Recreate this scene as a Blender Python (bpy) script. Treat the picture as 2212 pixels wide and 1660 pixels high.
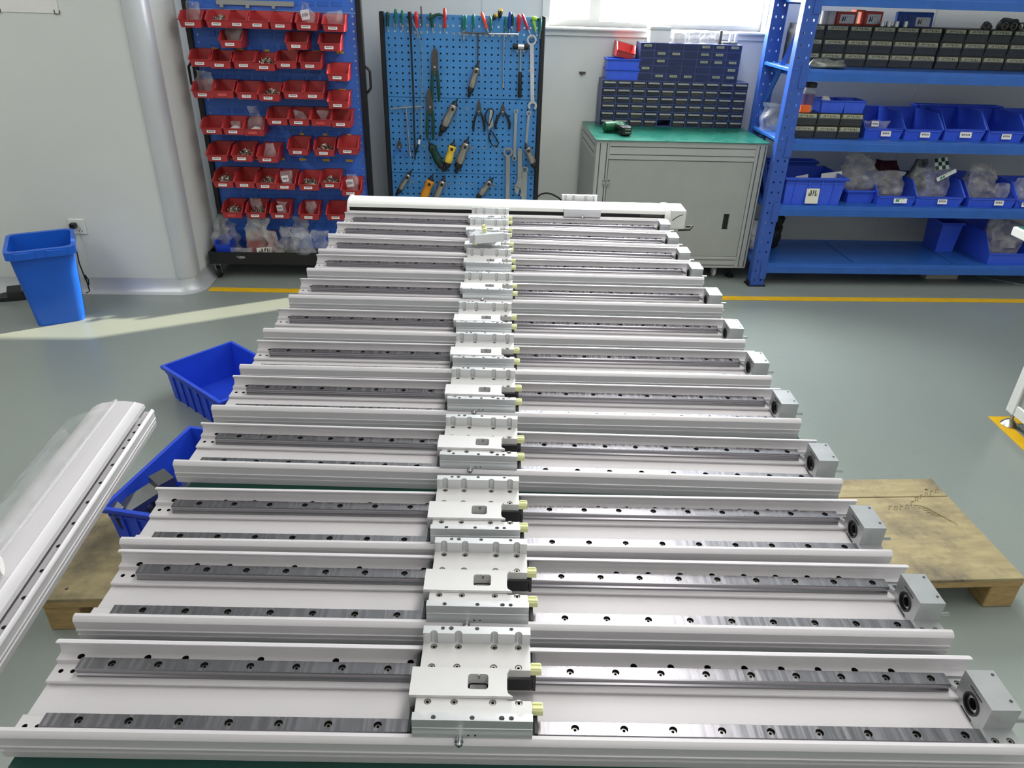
import bpy, math, random
from mathutils import Vector, Matrix, noise
from mathutils.geometry import tessellate_polygon
for o in list(bpy.data.objects): bpy.data.objects.remove(o)
SC = bpy.context.scene
COL = SC.collection
R = math.radians
PI = math.pi
# ---------------------------------------------------------------- camera
FPX, PITCH, ROLL, YAW, CAMH = 1560.85, R(28.923), R(1.843), R(1.017), 1.65
_f = Vector((math.sin(YAW)*math.cos(PITCH), math.cos(YAW)*math.cos(PITCH), -math.sin(PITCH)))
_r = Vector((math.cos(YAW), -math.sin(YAW), 0)); _u = _r.cross(_f)
CR, CU = _r*math.cos(ROLL)+_u*math.sin(ROLL), _u*math.cos(ROLL)-_r*math.sin(ROLL)
CF = _f
cd = bpy.data.cameras.new('camera'); cam = bpy.data.objects.new('camera', cd); COL.objects.link(cam)
cd.sensor_width = 36; cd.lens = 36*FPX/2212; cd.clip_start = .02
cam.matrix_world = Matrix(((CR.x, CU.x, -CF.x, 0), (CR.y, CU.y, -CF.y, 0), (CR.z, CU.z, -CF.z, CAMH), (0, 0, 0, 1)))
SC.camera = cam
# ---------------------------------------------------------------- world, sun, lamps, exposure
w = bpy.data.worlds.new('sky'); SC.world = w; w.use_nodes = True
bg = w.node_tree.nodes['Background']; bg.inputs[0].default_value = (.93, .97, 1, 1); bg.inputs[1].default_value = 34.0
RA = R(2.5)                                   # the room stands 2.5 degrees round from the work table
def RM(u, v, z=0): return Vector((u*math.cos(RA)-v*math.sin(RA), u*math.sin(RA)+v*math.cos(RA), z))
def lamp(name, kind, loc, power, color=(1, 1, 1), size=None, direction=None):
    l = bpy.data.lights.new(name, kind); l.energy = power; l.color = color
    if size: l.shape = 'RECTANGLE'; l.size, l.size_y = size
    o = bpy.data.objects.new(name, l); COL.objects.link(o); o.location = loc
    if direction: o.rotation_euler = Vector(direction).to_track_quat('-Z', 'Y').to_euler()
    return o, l
s, sl = lamp('sun', 'SUN', (3, 7, 4), 9, (1, .88, .66), None, (-.756, -.385, -.53)); sl.angle = R(.6)
for i, (u, v, p) in enumerate([(.66, 1.9, 32), (-3.0, 1.6, 34), (4.0, 1.6, 36), (.72, -2.2, 24), (-3.0, -2.2, 14), (4.0, -2.2, 18)]):
    lamp('ceiling_lamp', 'AREA', RM(u, v, 2.96), p, (1, .985, .96), (.45, 3.3), (0, 0, -1))
# daylight comes through the window: a portal guides its sampling
po, pl = lamp('window_portal', 'AREA', RM(1.16, 5.14, 2.02), 1, (1, 1, 1), (1.36, 1.16), (math.sin(RA), -math.cos(RA), 0)); pl.cycles.is_portal = True
SC.view_settings.view_transform = 'Standard'; SC.view_settings.look = 'None'; SC.view_settings.gamma = 1; SC.view_settings.use_curve_mapping = False
SC.view_settings.exposure = 0.42
# ---------------------------------------------------------------- pixel of the photograph -> point of the room
def ray(x, y): return CR*((x-1106)/FPX)+CU*((830-y)/FPX)+CF
def at_z(x, y, z):                            # world point at height z
    d = ray(x, y); k = (z-CAMH)/d.z; return Vector((d.x*k, d.y*k, z))
def toroom(p): return Vector((p.x*math.cos(RA)+p.y*math.sin(RA), -p.x*math.sin(RA)+p.y*math.cos(RA), p.z))
def at_zr(x, y, z): return toroom(at_z(x, y, z))
def at_v(x, y, v):                            # room point (u, v, z) on an upright plane parallel to the back wall
    d = toroom(ray(x, y)); k = v/d.y; return Vector((d.x*k, v, d.z*k+CAMH))
# ---------------------------------------------------------------- materials
def lin(c): return tuple(((x/255/12.92) if x/255 <= .04045 else ((x/255+.055)/1.055)**2.4) for x in c)+(1,)
MATS = {}
def mat(name, rgb, rough=.5, metal=0, var=.0, scale=20, bump=0, bscale=None, stretch=None, alpha=1, rvar=0, spec=.5, coat=0):
    m = bpy.data.materials.new(name); m.use_nodes = True; nt = m.node_tree; b = nt.nodes['Principled BSDF']
    b.inputs['Base Color'].default_value = lin(rgb); b.inputs['Roughness'].default_value = rough
    b.inputs['Metallic'].default_value = metal; b.inputs['Alpha'].default_value = alpha
    b.inputs['Specular IOR Level'].default_value = spec; b.inputs['Coat Weight'].default_value = coat
    if var or bump or rvar:
        tc = nt.nodes.new('ShaderNodeTexCoord'); mp = nt.nodes.new('ShaderNodeMapping'); n = nt.nodes.new('ShaderNodeTexNoise')
        nt.links.new(tc.outputs['Object'], mp.inputs[0]); nt.links.new(mp.outputs[0], n.inputs['Vector'])
        if stretch: mp.inputs['Scale'].default_value = stretch[:3]; mp.inputs['Rotation'].default_value = (0, 0, stretch[3] if len(stretch) > 3 else 0)
        n.inputs['Scale'].default_value = scale; n.inputs['Detail'].default_value = 5
        if var:
            r = nt.nodes.new('ShaderNodeValToRGB'); c = lin(rgb)
            r.color_ramp.elements[0].position = .3; r.color_ramp.elements[1].position = .7
            r.color_ramp.elements[0].color = tuple(x*(1-var) for x in c[:3])+(1,); r.color_ramp.elements[1].color = tuple(min(1, x*(1+var)) for x in c[:3])+(1,)
            nt.links.new(n.outputs[0], r.inputs[0]); nt.links.new(r.outputs[0], b.inputs['Base Color'])
        if rvar:
            q = nt.nodes.new('ShaderNodeMapRange'); q.inputs[1].default_value = .3; q.inputs[2].default_value = .7
            q.inputs[3].default_value = max(.02, rough-rvar); q.inputs[4].default_value = rough+rvar
            nt.links.new(n.outputs[0], q.inputs[0]); nt.links.new(q.outputs[0], b.inputs['Roughness'])
        if bump:
            bp = nt.nodes.new('ShaderNodeBump'); bp.inputs['Strength'].default_value = bump; bp.inputs['Distance'].default_value = .002
            n2 = n
            if bscale:
                n2 = nt.nodes.new('ShaderNodeTexNoise'); n2.inputs['Scale'].default_value = bscale; nt.links.new(mp.outputs[0], n2.inputs['Vector'])
            nt.links.new(n2.outputs[0], bp.inputs['Height']); nt.links.new(bp.outputs[0], b.inputs['Normal'])
    MATS[name] = m; return m
def printed(name, paper, ink, lo=.3, hi=.7, scale=26, thr=.5):   # a small label: paper with a line of print too small to read
    m = mat(name, paper, .55); nt = m.node_tree; b = nt.nodes['Principled BSDF']
    tc = nt.nodes.new('ShaderNodeTexCoord'); sp = nt.nodes.new('ShaderNodeSeparateXYZ'); nt.links.new(tc.outputs['Generated'], sp.inputs[0])
    def math_(op, a, c):
        k = nt.nodes.new('ShaderNodeMath'); k.operation = op
        for i, q in enumerate((a, c)):
            if isinstance(q, (int, float)): k.inputs[i].default_value = q
            else: nt.links.new(q, k.inputs[i])
        return k.outputs[0]
    n = nt.nodes.new('ShaderNodeTexNoise'); n.inputs['Scale'].default_value = scale; n.inputs['Detail'].default_value = 2
    mp = nt.nodes.new('ShaderNodeMapping'); mp.inputs['Scale'].default_value = (1, 1, .12); nt.links.new(tc.outputs['Generated'], mp.inputs[0]); nt.links.new(mp.outputs[0], n.inputs['Vector'])
    k = math_('MULTIPLY', math_('GREATER_THAN', sp.outputs[2], lo), math_('LESS_THAN', sp.outputs[2], hi))
    k = math_('MULTIPLY', k, math_('MULTIPLY', math_('GREATER_THAN', sp.outputs[0], .14), math_('LESS_THAN', sp.outputs[0], .86)))
    k = math_('MULTIPLY', k, math_('GREATER_THAN', n.outputs[0], thr))
    mx = nt.nodes.new('ShaderNodeMix'); mx.data_type = 'RGBA'; mx.inputs[6].default_value = lin(paper); mx.inputs[7].default_value = lin(ink)
    nt.links.new(k, mx.inputs[0]); nt.links.new(mx.outputs[2], b.inputs['Base Color']); return m
M = MATS
mat('anodised', (208, 204, 206), .46, .12, spec=.4)
mat('machined', (206, 207, 208), .32, .5); mat('block_alu', (190, 192, 193), .36, .75, .07, 28); mat('plate_satin', (206, 204, 203), .5, .2, .015, 30)
mat('machined_dark', (120, 122, 122), .35, .8, .06, 40)
mat('rail_steel', (150, 148, 152), .24, 1)
mat('bolt_steel', (176, 170, 162), .3, 1)
mat('bright_steel', (200, 200, 202), .25, 1, .06, 60)
mat('dark_steel', (92, 88, 84), .42, .85, .15, 60)
mat('black_plastic', (22, 23, 25), .42, 0, .1, 40)
mat('black_rubber', (17, 17, 18), .6)
mat('black_paint', (16, 18, 22), .35, 0, .1, 12)
mat('plug_plastic', (224, 226, 165), .35)
mat('mat_green', (8, 62, 52), .38, 0, .06, 30)
mat('mat_green_worn', (22, 98, 82), .3, 0, .03, 10, rvar=.05)
mat('panel_blue', (62, 116, 216), .4, 0, .05, 8)
mat('board_blue', (66, 136, 200), .42, 0, .07, 7)
mat('shelf_blue', (46, 98, 178), .3, 0, .08, 10)
mat('post_blue', (52, 88, 170), .32, 0, .06, 10)
mat('bin_red', (188, 56, 58), .4, 0, .06, 20)
mat('bin_blue', (58, 94, 218), .38, 0, .06, 14)
mat('crate_blue', (36, 74, 206), .38, 0, .05, 10)
mat('trash_blue', (20, 92, 200), .36, 0, .04, 8)
mat('navy_plastic', (58, 70, 116), .4, 0, .06, 20); mat('navy_drawer', (40, 48, 82), .35, 0, .08, 20)
mat('drawer_smoke', (40, 45, 58), .22, 0, .25, 40)
mat('drawer_dark', (58, 60, 62), .3, 0, .2, 30)
mat('drawer_pull', (142, 142, 136), .3, 0, .1, 30)
mat('paper', (232, 230, 226), .7, 0, .03, 20)
mat('paper_yellow', (226, 180, 40), .6)
printed('label_print', (236, 234, 232), (40, 40, 44), .34, .66, 20, .47)
printed('label_yellow', (232, 188, 40), (90, 70, 20), .35, .65, 20, .52)
printed('label_drawer', (160, 160, 134), (60, 62, 54), .25, .75, 16, .52)
printed('label_hand', (226, 224, 206), (34, 36, 36), .5, .9, 12, .5)
printed('label_green', (232, 238, 230), (40, 130, 92), .2, .8, 9, .52)
printed('box_print', (232, 228, 224), (70, 66, 66), .2, .8, 9, .56)
mat('screw_metal', (178, 172, 160), .3, 1, .25, 200)
mat('wall_paint', (216, 218, 214), .5, 0, .02, 3)
mat('wall_side', (170, 172, 170), .5, 0, .02, 3)
mat('wall_trim', (206, 208, 210), .38, .3, .02, 6)
mat('white_paint', (226, 226, 222), .4, 0, .02, 8)
mat('ceiling_white', (204, 206, 204), .7)
mat('cabinet_grey', (156, 159, 154), .45, 0, .03, 9)
mat('profile_alu', (178, 180, 177), .4, .3, .02, 20)
mat('groove_dark', (70, 72, 74), .6)
mat('hinge_zinc', (176, 178, 178), .35, .8)
mat('tool_red', (196, 36, 40), .3, 0, .08, 30)
mat('tool_orange', (236, 84, 52), .3)
mat('tool_teal', (24, 112, 108), .3, 0, .08, 30)
mat('tool_green', (16, 66, 52), .35, 0, .1, 30)
mat('tool_blue', (40, 62, 150), .3)
mat('tool_lime', (152, 206, 62), .3)
mat('tool_yellow', (232, 196, 62), .35, 0, .08, 30)
mat('tool_amber', (222, 146, 38), .35, 0, .08, 30)
mat('tool_dark_green', (22, 62, 50), .35, .2, .1, 40)
mat('tool_silver', (176, 172, 164), .32, .85, .1, 40)
mat('cable_grey', (120, 140, 148), .4)
mat('box_red', (196, 62, 48), .5); mat('box_orange', (240, 106, 38), .45)
mat('case_blue', (60, 92, 170), .25, 0, .2, 60)
mat('roll_white', (222, 216, 204), .7)
mat('jar_purple', (92, 74, 120), .3); mat('cloth_maroon', (70, 26, 36), .8, 0, .2, 30)
mat('foil_grey', (120, 122, 112), .35, .3, .3, 40, .6)
mat('drill_green', (14, 84, 50), .4)
mat('tape_yellow', (226, 178, 20), .5, 0, .08, 14)
mat('carton', (190, 186, 176), .7)
mat('battery_plate', (150, 146, 122), .35, .8, .3, 60)
def floor_mat():
    m = mat('epoxy_floor', (136, 144, 138), .30, 0, .04, 1.4, rvar=.015); nt = m.node_tree; b = nt.nodes['Principled BSDF']
    base = b.inputs['Base Color'].links[0].from_socket
    tc = nt.nodes.new('ShaderNodeTexCoord')
    def marks(scale, sx, thr, rot):
        mp = nt.nodes.new('ShaderNodeMapping'); mp.inputs['Scale'].default_value = (sx, 1, 1); mp.inputs['Rotation'].default_value = (0, 0, rot)
        n = nt.nodes.new('ShaderNodeTexNoise'); n.inputs['Scale'].default_value = scale; n.inputs['Detail'].default_value = 3
        nt.links.new(tc.outputs['Object'], mp.inputs[0]); nt.links.new(mp.outputs[0], n.inputs['Vector'])
        k = nt.nodes.new('ShaderNodeMapRange'); k.inputs[1].default_value = thr; k.inputs[2].default_value = thr+(.04 if thr > .7 else .25); nt.links.new(n.outputs[0], k.inputs[0]); return k.outputs[0]
    for sc, sx, th, ro, amt in ((30, .4, .665, .3, .4), (75, .5, .68, .9, .5)):
        mx = nt.nodes.new('ShaderNodeMix'); mx.data_type = 'RGBA'; mx.inputs[7].default_value = lin((64, 66, 64))
        mu = nt.nodes.new('ShaderNodeMath'); mu.operation = 'MULTIPLY'; mu.inputs[1].default_value = amt
        nt.links.new(marks(sc, sx, th, ro), mu.inputs[0]); nt.links.new(mu.outputs[0], mx.inputs[0]); nt.links.new(base, mx.inputs[6]); base = mx.outputs[2]
    nt.links.new(base, b.inputs['Base Color'])
floor_mat()
def rail_mat():                               # ground steel: diagonal grinding streaks on the top face only
    m = M['rail_steel']; nt = m.node_tree; b = nt.nodes['Principled BSDF']; L = nt.links.new
    tc = nt.nodes.new('ShaderNodeTexCoord'); mp = nt.nodes.new('ShaderNodeMapping'); mp.inputs['Rotation'].default_value = (0, 0, R(38)); mp.inputs['Scale'].default_value = (1, .05, 0)
    n = nt.nodes.new('ShaderNodeTexNoise'); n.inputs['Scale'].default_value = 150; n.inputs['Detail'].default_value = 2; L(tc.outputs['Object'], mp.inputs[0]); L(mp.outputs[0], n.inputs['Vector'])
    g = nt.nodes.new('ShaderNodeNewGeometry'); sp = nt.nodes.new('ShaderNodeSeparateXYZ'); L(g.outputs['Normal'], sp.inputs[0])
    k = nt.nodes.new('ShaderNodeMapRange'); k.inputs[1].default_value = .8; k.inputs[2].default_value = .95; L(sp.outputs[2], k.inputs[0])
    q = nt.nodes.new('ShaderNodeMapRange'); q.inputs[1].default_value = .35; q.inputs[2].default_value = .65; q.inputs[3].default_value = .19; q.inputs[4].default_value = .33; L(n.outputs[0], q.inputs[0])
    mx = nt.nodes.new('ShaderNodeMix'); mx.inputs[2].default_value = .24; L(k.outputs[0], mx.inputs[0]); L(q.outputs[0], mx.inputs[3]); L(mx.outputs[0], b.inputs['Roughness'])
    c = nt.nodes.new('ShaderNodeMix'); c.data_type = 'RGBA'; c.inputs[6].default_value = lin((146, 144, 148)); c.inputs[7].default_value = lin((164, 161, 166))
    z = nt.nodes.new('ShaderNodeMath'); z.operation = 'MULTIPLY'; L(k.outputs[0], z.inputs[0]); L(n.outputs[0], z.inputs[1]); L(z.outputs[0], c.inputs[0]); L(c.outputs[2], b.inputs['Base Color'])
def wood_mat():
    m = mat('plywood', (160, 146, 108), .65, 0, .16, 9, .25, 60, (1, 5, 1)); nt = m.node_tree; b = nt.nodes['Principled BSDF']
    base = b.inputs['Base Color'].links[0].from_socket
    tc = nt.nodes.new('ShaderNodeTexCoord'); n = nt.nodes.new('ShaderNodeTexNoise'); n.inputs['Scale'].default_value = 5; n.inputs['Detail'].default_value = 9; n.inputs['Roughness'].default_value = .7
    nt.links.new(tc.outputs['Object'], n.inputs['Vector'])
    k = nt.nodes.new('ShaderNodeMapRange'); k.inputs[1].default_value = .44; k.inputs[2].default_value = .66; nt.links.new(n.outputs[0], k.inputs[0])
    mx = nt.nodes.new('ShaderNodeMix'); mx.data_type = 'RGBA'; mx.inputs[7].default_value = lin((104, 94, 76)); nt.links.new(k.outputs[0], mx.inputs[0]); nt.links.new(base, mx.inputs[6])
    nt.links.new(mx.outputs[2], b.inputs['Base Color'])
rail_mat(); wood_mat(); mat('stamp_brown', (140, 127, 92), .8); mat('pallet_block', (168, 140, 92), .7, 0, .2, 24, .3, 80, (1, 1, 5))
def bag_mat(name, rgb, a0, a1, rough=.22):
    m = mat(name, rgb, rough); nt = m.node_tree; b = nt.nodes['Principled BSDF']
    tc = nt.nodes.new('ShaderNodeTexCoord'); n = nt.nodes.new('ShaderNodeTexNoise'); n.inputs['Scale'].default_value = 14; n.inputs['Detail'].default_value = 3
    nt.links.new(tc.outputs['Object'], n.inputs['Vector'])
    q = nt.nodes.new('ShaderNodeMapRange'); q.inputs[1].default_value = .35; q.inputs[2].default_value = .68; q.inputs[3].default_value = a0; q.inputs[4].default_value = a1
    nt.links.new(n.outputs[0], q.inputs[0]); nt.links.new(q.outputs[0], b.inputs['Alpha'])
    bp = nt.nodes.new('ShaderNodeBump'); bp.inputs['Strength'].default_value = .5; bp.inputs['Distance'].default_value = .006; nt.links.new(n.outputs[0], bp.inputs['Height']); nt.links.new(bp.outputs[0], b.inputs['Normal'])
bag_mat('bag_clear', (212, 212, 216), .08, .42, .16); bag_mat('bag_frosted', (190, 188, 184), .22, .62, .25); bag_mat('film', (214, 218, 220), .10, .38, .10)
g = mat('window_glass', (255, 255, 255), .02, alpha=.06)
# ---------------------------------------------------------------- geometry helpers
class MB:
    def __init__(s): s.v = []; s.f = []; s.m = []
    def add(s, vs, fs, m=0):
        k = len(s.v); s.v += [tuple(x) for x in vs]; s.f += [tuple(i+k for i in f) for f in fs]; s.m += [m]*len(fs); return s
    def box(s, x0, y0, z0, x1, y1, z1, c=0, m=0):
        if not c:
            return s.add([(x0,y0,z0),(x1,y0,z0),(x1,y1,z0),(x0,y1,z0),(x0,y0,z1),(x1,y0,z1),(x1,y1,z1),(x0,y1,z1)],
                         [(3,2,1,0),(4,5,6,7),(0,1,5,4),(1,2,6,5),(2,3,7,6),(3,0,4,7)], m)
        P = []
        for z, i in ((z0, c), (z0+c, 0), (z1-c, 0), (z1, c)):
            a, b, d, e = x0+i, x1-i, y0+i, y1-i; q = c if i == 0 else c*.6
            P.append([(a+q,d,z),(b-q,d,z),(b,d+q,z),(b,e-q,z),(b-q,e,z),(a+q,e,z),(a,e-q,z),(a,d+q,z)])
        vs = sum(P, []); fs = [tuple(range(7, -1, -1)), tuple(range(24, 32))]
        for l in range(3): fs += [(l*8+i, l*8+(i+1) % 8, l*8+8+(i+1) % 8, l*8+8+i) for i in range(8)]
        return s.add(vs, fs, m)
    def prism(s, poly, a0, a1, ax='x', m=0, holes=()):
        def V(a, p): return {'x': (a, p[0], p[1]), 'y': (p[0], a, p[1]), 'z': (p[0], p[1], a)}[ax]
        loops = [list(poly)]+[list(h) for h in holes]; n = sum(map(len, loops)); flat = sum(loops, [])
        vs = [V(a0, p) for p in flat]+[V(a1, p) for p in flat]
        tri = tessellate_polygon([[Vector((p[0], p[1], 0)) for p in l] for l in loops]) if (holes or len(poly) > 4) else [tuple(range(len(poly)))]
        fs = [tuple(reversed(t)) for t in tri]+[tuple(i+n for i in t) for t in tri]; k = 0
        for l in loops:
            fs += [(k+i, k+(i+1) % len(l), n+k+(i+1) % len(l), n+k+i) for i in range(len(l))]; k += len(l)
        return s.add(vs, fs, m)
    def tube(s, pts, r, n=8, m=0, caps=True):
        pts = [Vector(p) for p in pts]; rs = r if isinstance(r, (list, tuple)) else [r]*len(pts); k0 = len(s.v); fs = []; vs = []; up = None
        for i, p in enumerate(pts):
            d = (pts[min(i+1, len(pts)-1)]-pts[max(i-1, 0)])
            if d.length < 1e-9: d = (pts[-1]-pts[0])
            d.normalize()
            if up is None: up = Vector((0, 0, 1)) if abs(d.z) < .9 else Vector((1, 0, 0))
            a = d.cross(up).normalized(); b = a.cross(d).normalized(); up = b
            vs += [p+a*(math.cos(t*2*PI/n)*rs[i])+b*(math.sin(t*2*PI/n)*rs[i]) for t in range(n)]
        for i in range(len(pts)-1): fs += [(i*n+t, i*n+(t+1) % n, (i+1)*n+(t+1) % n, (i+1)*n+t) for t in range(n)]
        if caps: fs += [tuple(reversed(range(n))), tuple(range((len(pts)-1)*n, len(pts)*n))]
        return s.add(vs, fs, m)
    def rev(s, p, d, prof, n=12, m=0):          # turned along d from p: profile of (distance, radius)
        p, d = Vector(p), Vector(d).normalized(); return s.tube([p+d*t for t, r in prof], [max(r, 1e-4) for t, r in prof], n, m) if True else s
    def done(s, name):
        me = bpy.data.meshes.new(name); me.from_pydata(s.v, [], s.f); me.polygons.foreach_set('material_index', s.m)
        import bmesh
        b = bmesh.new(); b.from_mesh(me); bmesh.ops.recalc_face_normals(b, faces=b.faces); b.to_mesh(me); b.free()
        me.polygons.foreach_set('use_smooth', [True]*len(me.polygons)); me.set_sharp_from_angle(angle=R(32)); me.update(); return me
def circ(x, y, r, n=12, a=0): return [(x+r*math.cos(a+2*PI*i/n), y+r*math.sin(a+2*PI*i/n)) for i in range(n)]
def rect(x0, y0, x1, y1): return [(x0, y0), (x1, y0), (x1, y1), (x0, y1)]
def rrect(x0, y0, x1, y1, r, k=4):
    o = []
    for cx, cy, a in ((x1-r, y0+r, -PI/2), (x1-r, y1-r, 0), (x0+r, y1-r, PI/2), (x0+r, y0+r, PI)):
        o += [(cx+r*math.cos(a+PI/2*i/k), cy+r*math.sin(a+PI/2*i/k)) for i in range(k+1)]
    return o
def OB(name, me, mats, parent=None, loc=(0, 0, 0), rz=0, kind=None, solid=None, label=None):
    if isinstance(me, MB): me = me.done(name)
    if not me.materials:
        for x in (mats if isinstance(mats, (list, tuple)) else [mats]): me.materials.append(M[x])
    o = bpy.data.objects.new(name, me); COL.objects.link(o); o.parent = parent; o.location = loc; o.rotation_euler = (0, 0, rz) if not isinstance(rz, tuple) else rz
    if kind: o['kind'] = kind
    if label: o['label'] = label
    if solid:
        md = o.modifiers.new('thickness', 'SOLIDIFY'); md.thickness = solid; md.offset = 0
    return o
def tag(o, label, cat, group=None, kind=None):
    o['label'] = label; o['category'] = cat
    if group: o['group'] = group
    if kind: o['kind'] = kind
    return o
def T(name, label, cat, loc=(0, 0, 0), rz=0, group=None):
    o = bpy.data.objects.new(name, None); o.empty_display_size = .05; COL.objects.link(o); o.location = loc; o.rotation_euler = (0, 0, rz) if not isinstance(rz, tuple) else rz
    return tag(o, label, cat, group)
def copy_tree(o, parent=None):
    c = o.copy(); COL.objects.link(c); c.parent = parent
    for ch in list(o.children): copy_tree(ch, c)
    return c
def structure(name, mb, mats, loc=(0, 0, 0), rz=0, **k): return OB(name, mb, mats, None, loc, rz, 'structure', **k)
def sheet(us, zs, hole, t):                   # a sheet in the xz plane with rectangular holes, thickness t towards +y
    mb = MB(); nu, nz = len(us)-1, len(zs)-1; H = [[hole(i, j) for j in range(nz)] for i in range(nu)]
    idx = {}
    def v(i, j, k):
        key = (i, j, k)
        if key not in idx: idx[key] = len(mb.v); mb.v.append((us[i], t*k, zs[j]))
        return idx[key]
    def f(*q): mb.f.append(q); mb.m.append(0)
    for i in range(nu):
        for j in range(nz):
            if H[i][j]: continue
            f(v(i, j, 0), v(i+1, j, 0), v(i+1, j+1, 0), v(i, j+1, 0)); f(v(i, j, 1), v(i, j+1, 1), v(i+1, j+1, 1), v(i+1, j, 1))
            for a, b, ii, jj in (((i, j), (i+1, j), i, j-1), ((i+1, j), (i+1, j+1), i+1, j), ((i+1, j+1), (i, j+1), i, j+1), ((i, j+1), (i, j), i-1, j)):
                if ii < 0 or jj < 0 or ii >= nu or jj >= nz or H[ii][jj]: f(v(*a, 0), v(*a, 1), v(*b, 1), v(*b, 0))
    return mb
ORD = ['first', 'second', 'third', 'fourth', 'fifth', 'sixth', 'seventh', 'eighth', 'ninth', 'tenth', 'eleventh', 'twelfth', 'thirteenth']
rnd = random.Random(4)
# ================================================================ the room
WV = 5.06                                     # back wall
fl = structure('floor', MB().box(-6, -4, -.1, 6, 5.3, 0), 'epoxy_floor', (0, 0, 0), RA)
structure('ceiling', MB().box(-6, -4, 3.02, 6, 5.3, 3.1), 'ceiling_white', (0, 0, 0), RA)
WX0, WX1, WZ0, WZ1 = .47, 1.85, 1.43, 2.62
structure('wall_back', sheet([-1.75, WX0, WX1, 6], [0, WZ0, WZ1, 3.02], lambda i, j: i == 1 and j == 1, .12), 'wall_paint', RM(0, WV), RA)
structure('wall_left', MB().prism([(-6, 4.10), (-1.715, 4.10), (-1.685, 4.106), (-1.655, 4.135), (-1.645, 4.17), (-1.645, 5.3), (-6, 5.3)], 0, 3.02, 'z'), 'wall_paint', (0, 0, 0), RA)
structure('wall_far_left', MB().box(-6.1, -4, 0, -6, 4.1, 3.02), 'wall_paint', (0, 0, 0), RA)
structure('wall_right', MB().box(6, -4, 0, 6.1, 5.3, 3.02), 'wall_paint', (0, 0, 0), RA)
structure('wall_front', MB().box(-6, -4.1, 0, 6, -4, 3.02), 'wall_paint', (0, 0, 0), RA)
# rounded aluminium corner strip and the cove along the foot of the walls
arc = [(-1.720+.083*math.sin(t*PI/2/8), 4.177-.083*math.cos(t*PI/2/8)) for t in range(9)]
cs = [(-1.735, 4.0925), (-1.733, 4.0925), (-1.733, 4.0945)]+arc+[(-1.637, 4.205), (-1.647, 4.205), (-1.655, 4.15), (-1.695, 4.108), (-1.735, 4.102)]
structure('trim_1', MB().prism(cs, .085, 3.02, 'z'), 'wall_trim', (0, 0, 0), RA)
def cove(z=.09, d=.075): return [(0, 0)]+[(d-d*math.sin(t*PI/2/6), z-z*math.cos(t*PI/2/6)) if 0 else (d*(1-math.sin(t*PI/12)), z*(1-math.cos(t*PI/12))) for t in range(7)]
def cove_run(name, p0, p1, out):              # a concave quarter-round fillet along the floor from p0 to p1
    mb = MB(); p0, p1, out = Vector(p0+(0,)), Vector(p1+(0,)), Vector(out+(0,)); vs = []
    prof = [(0, 0)]+[(.05*(1-math.sin(t*PI/12)), .085*(1-math.cos(t*PI/12))) for t in range(7)]
    for p in (p0, p1): vs += [p+out*a+Vector((0, 0, b)) for a, b in prof]
    n = len(prof); fs = [(i, (i+1) % n, n+(i+1) % n, n+i) for i in range(n)]+[tuple(reversed(range(n))), tuple(range(n, 2*n))]
    structure(name, mb.add(vs, fs), 'wall_trim', (0, 0, 0), RA)
cove_run('baseboard_left', (-6, 4.10), (-1.72, 4.10), (0, -1))
cove_run('baseboard_recess', (-1.645, 4.18), (-1.645, 5.06), (1, 0))
cove_run('baseboard_back', (-1.645, 5.06), (6, 5.06), (0, -1))
mb = MB(); prof = [(.05*(1-math.sin(t*PI/12)), .085*(1-math.cos(t*PI/12))) for t in range(7)]; N = 8
for i in range(N+1):
    a = -PI/2+PI/2*i/N
    for q, z in prof: mb.v.append((-1.725+math.cos(a)*(.08+q), 4.18+math.sin(a)*(.08+q), z))
for i in range(N):
    for j in range(6): mb.f.append((i*7+j, i*7+7+j, i*7+8+j, i*7+j+1)); mb.m.append(0)
structure('baseboard_corner', mb, 'wall_trim', (0, 0, 0), RA)
for n, u in ((2, .05), (3, 2.95)): structure('trim_%d' % n, MB().box(u-.003, WV-.004, .1, u+.003, WV, 3.0 if u < 0.3 else 3.0), 'wall_trim', (0, 0, 0), RA)
# window
wn = OB('window_1', MB().prism(rect(WX0-.045, WZ0-.05, WX1+.045, WZ1+.05), WV-.018, WV+.13, 'y', 0, [rect(WX0+.0, WZ0+.0, WX1, WZ1)]), 'white_paint', None, (0, 0, 0), RA, 'structure')
OB('window_sill', MB().box(WX0-.07, WV-.05, WZ0-.02, WX1+.07, WV+.0, WZ0, .006), 'white_paint', wn)
OB('sash_frame', MB().prism(rect(WX0, WZ0, WX0+.30, WZ1), WV+.06, WV+.09, 'y', 0, [rect(WX0+.035, WZ0+.04, WX0+.26, WZ1-.04)]), 'white_paint', wn)
OB('sash_frame', MB().prism(rect(WX0+.30, WZ0, WX1, WZ1), WV+.07, WV+.10, 'y', 0, [rect(WX0+.33, WZ0+.03, WX1-.035, WZ1-.03)]), 'white_paint', wn)
OB('pane', MB().box(WX0+.035, WV+.072, WZ0+.04, WX0+.26, WV+.076, WZ1-.04), 'window_glass', wn)
OB('pane', MB().box(WX0+.33, WV+.084, WZ0+.03, WX1-.035, WV+.088, WZ1-.03), 'window_glass', wn)
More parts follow.
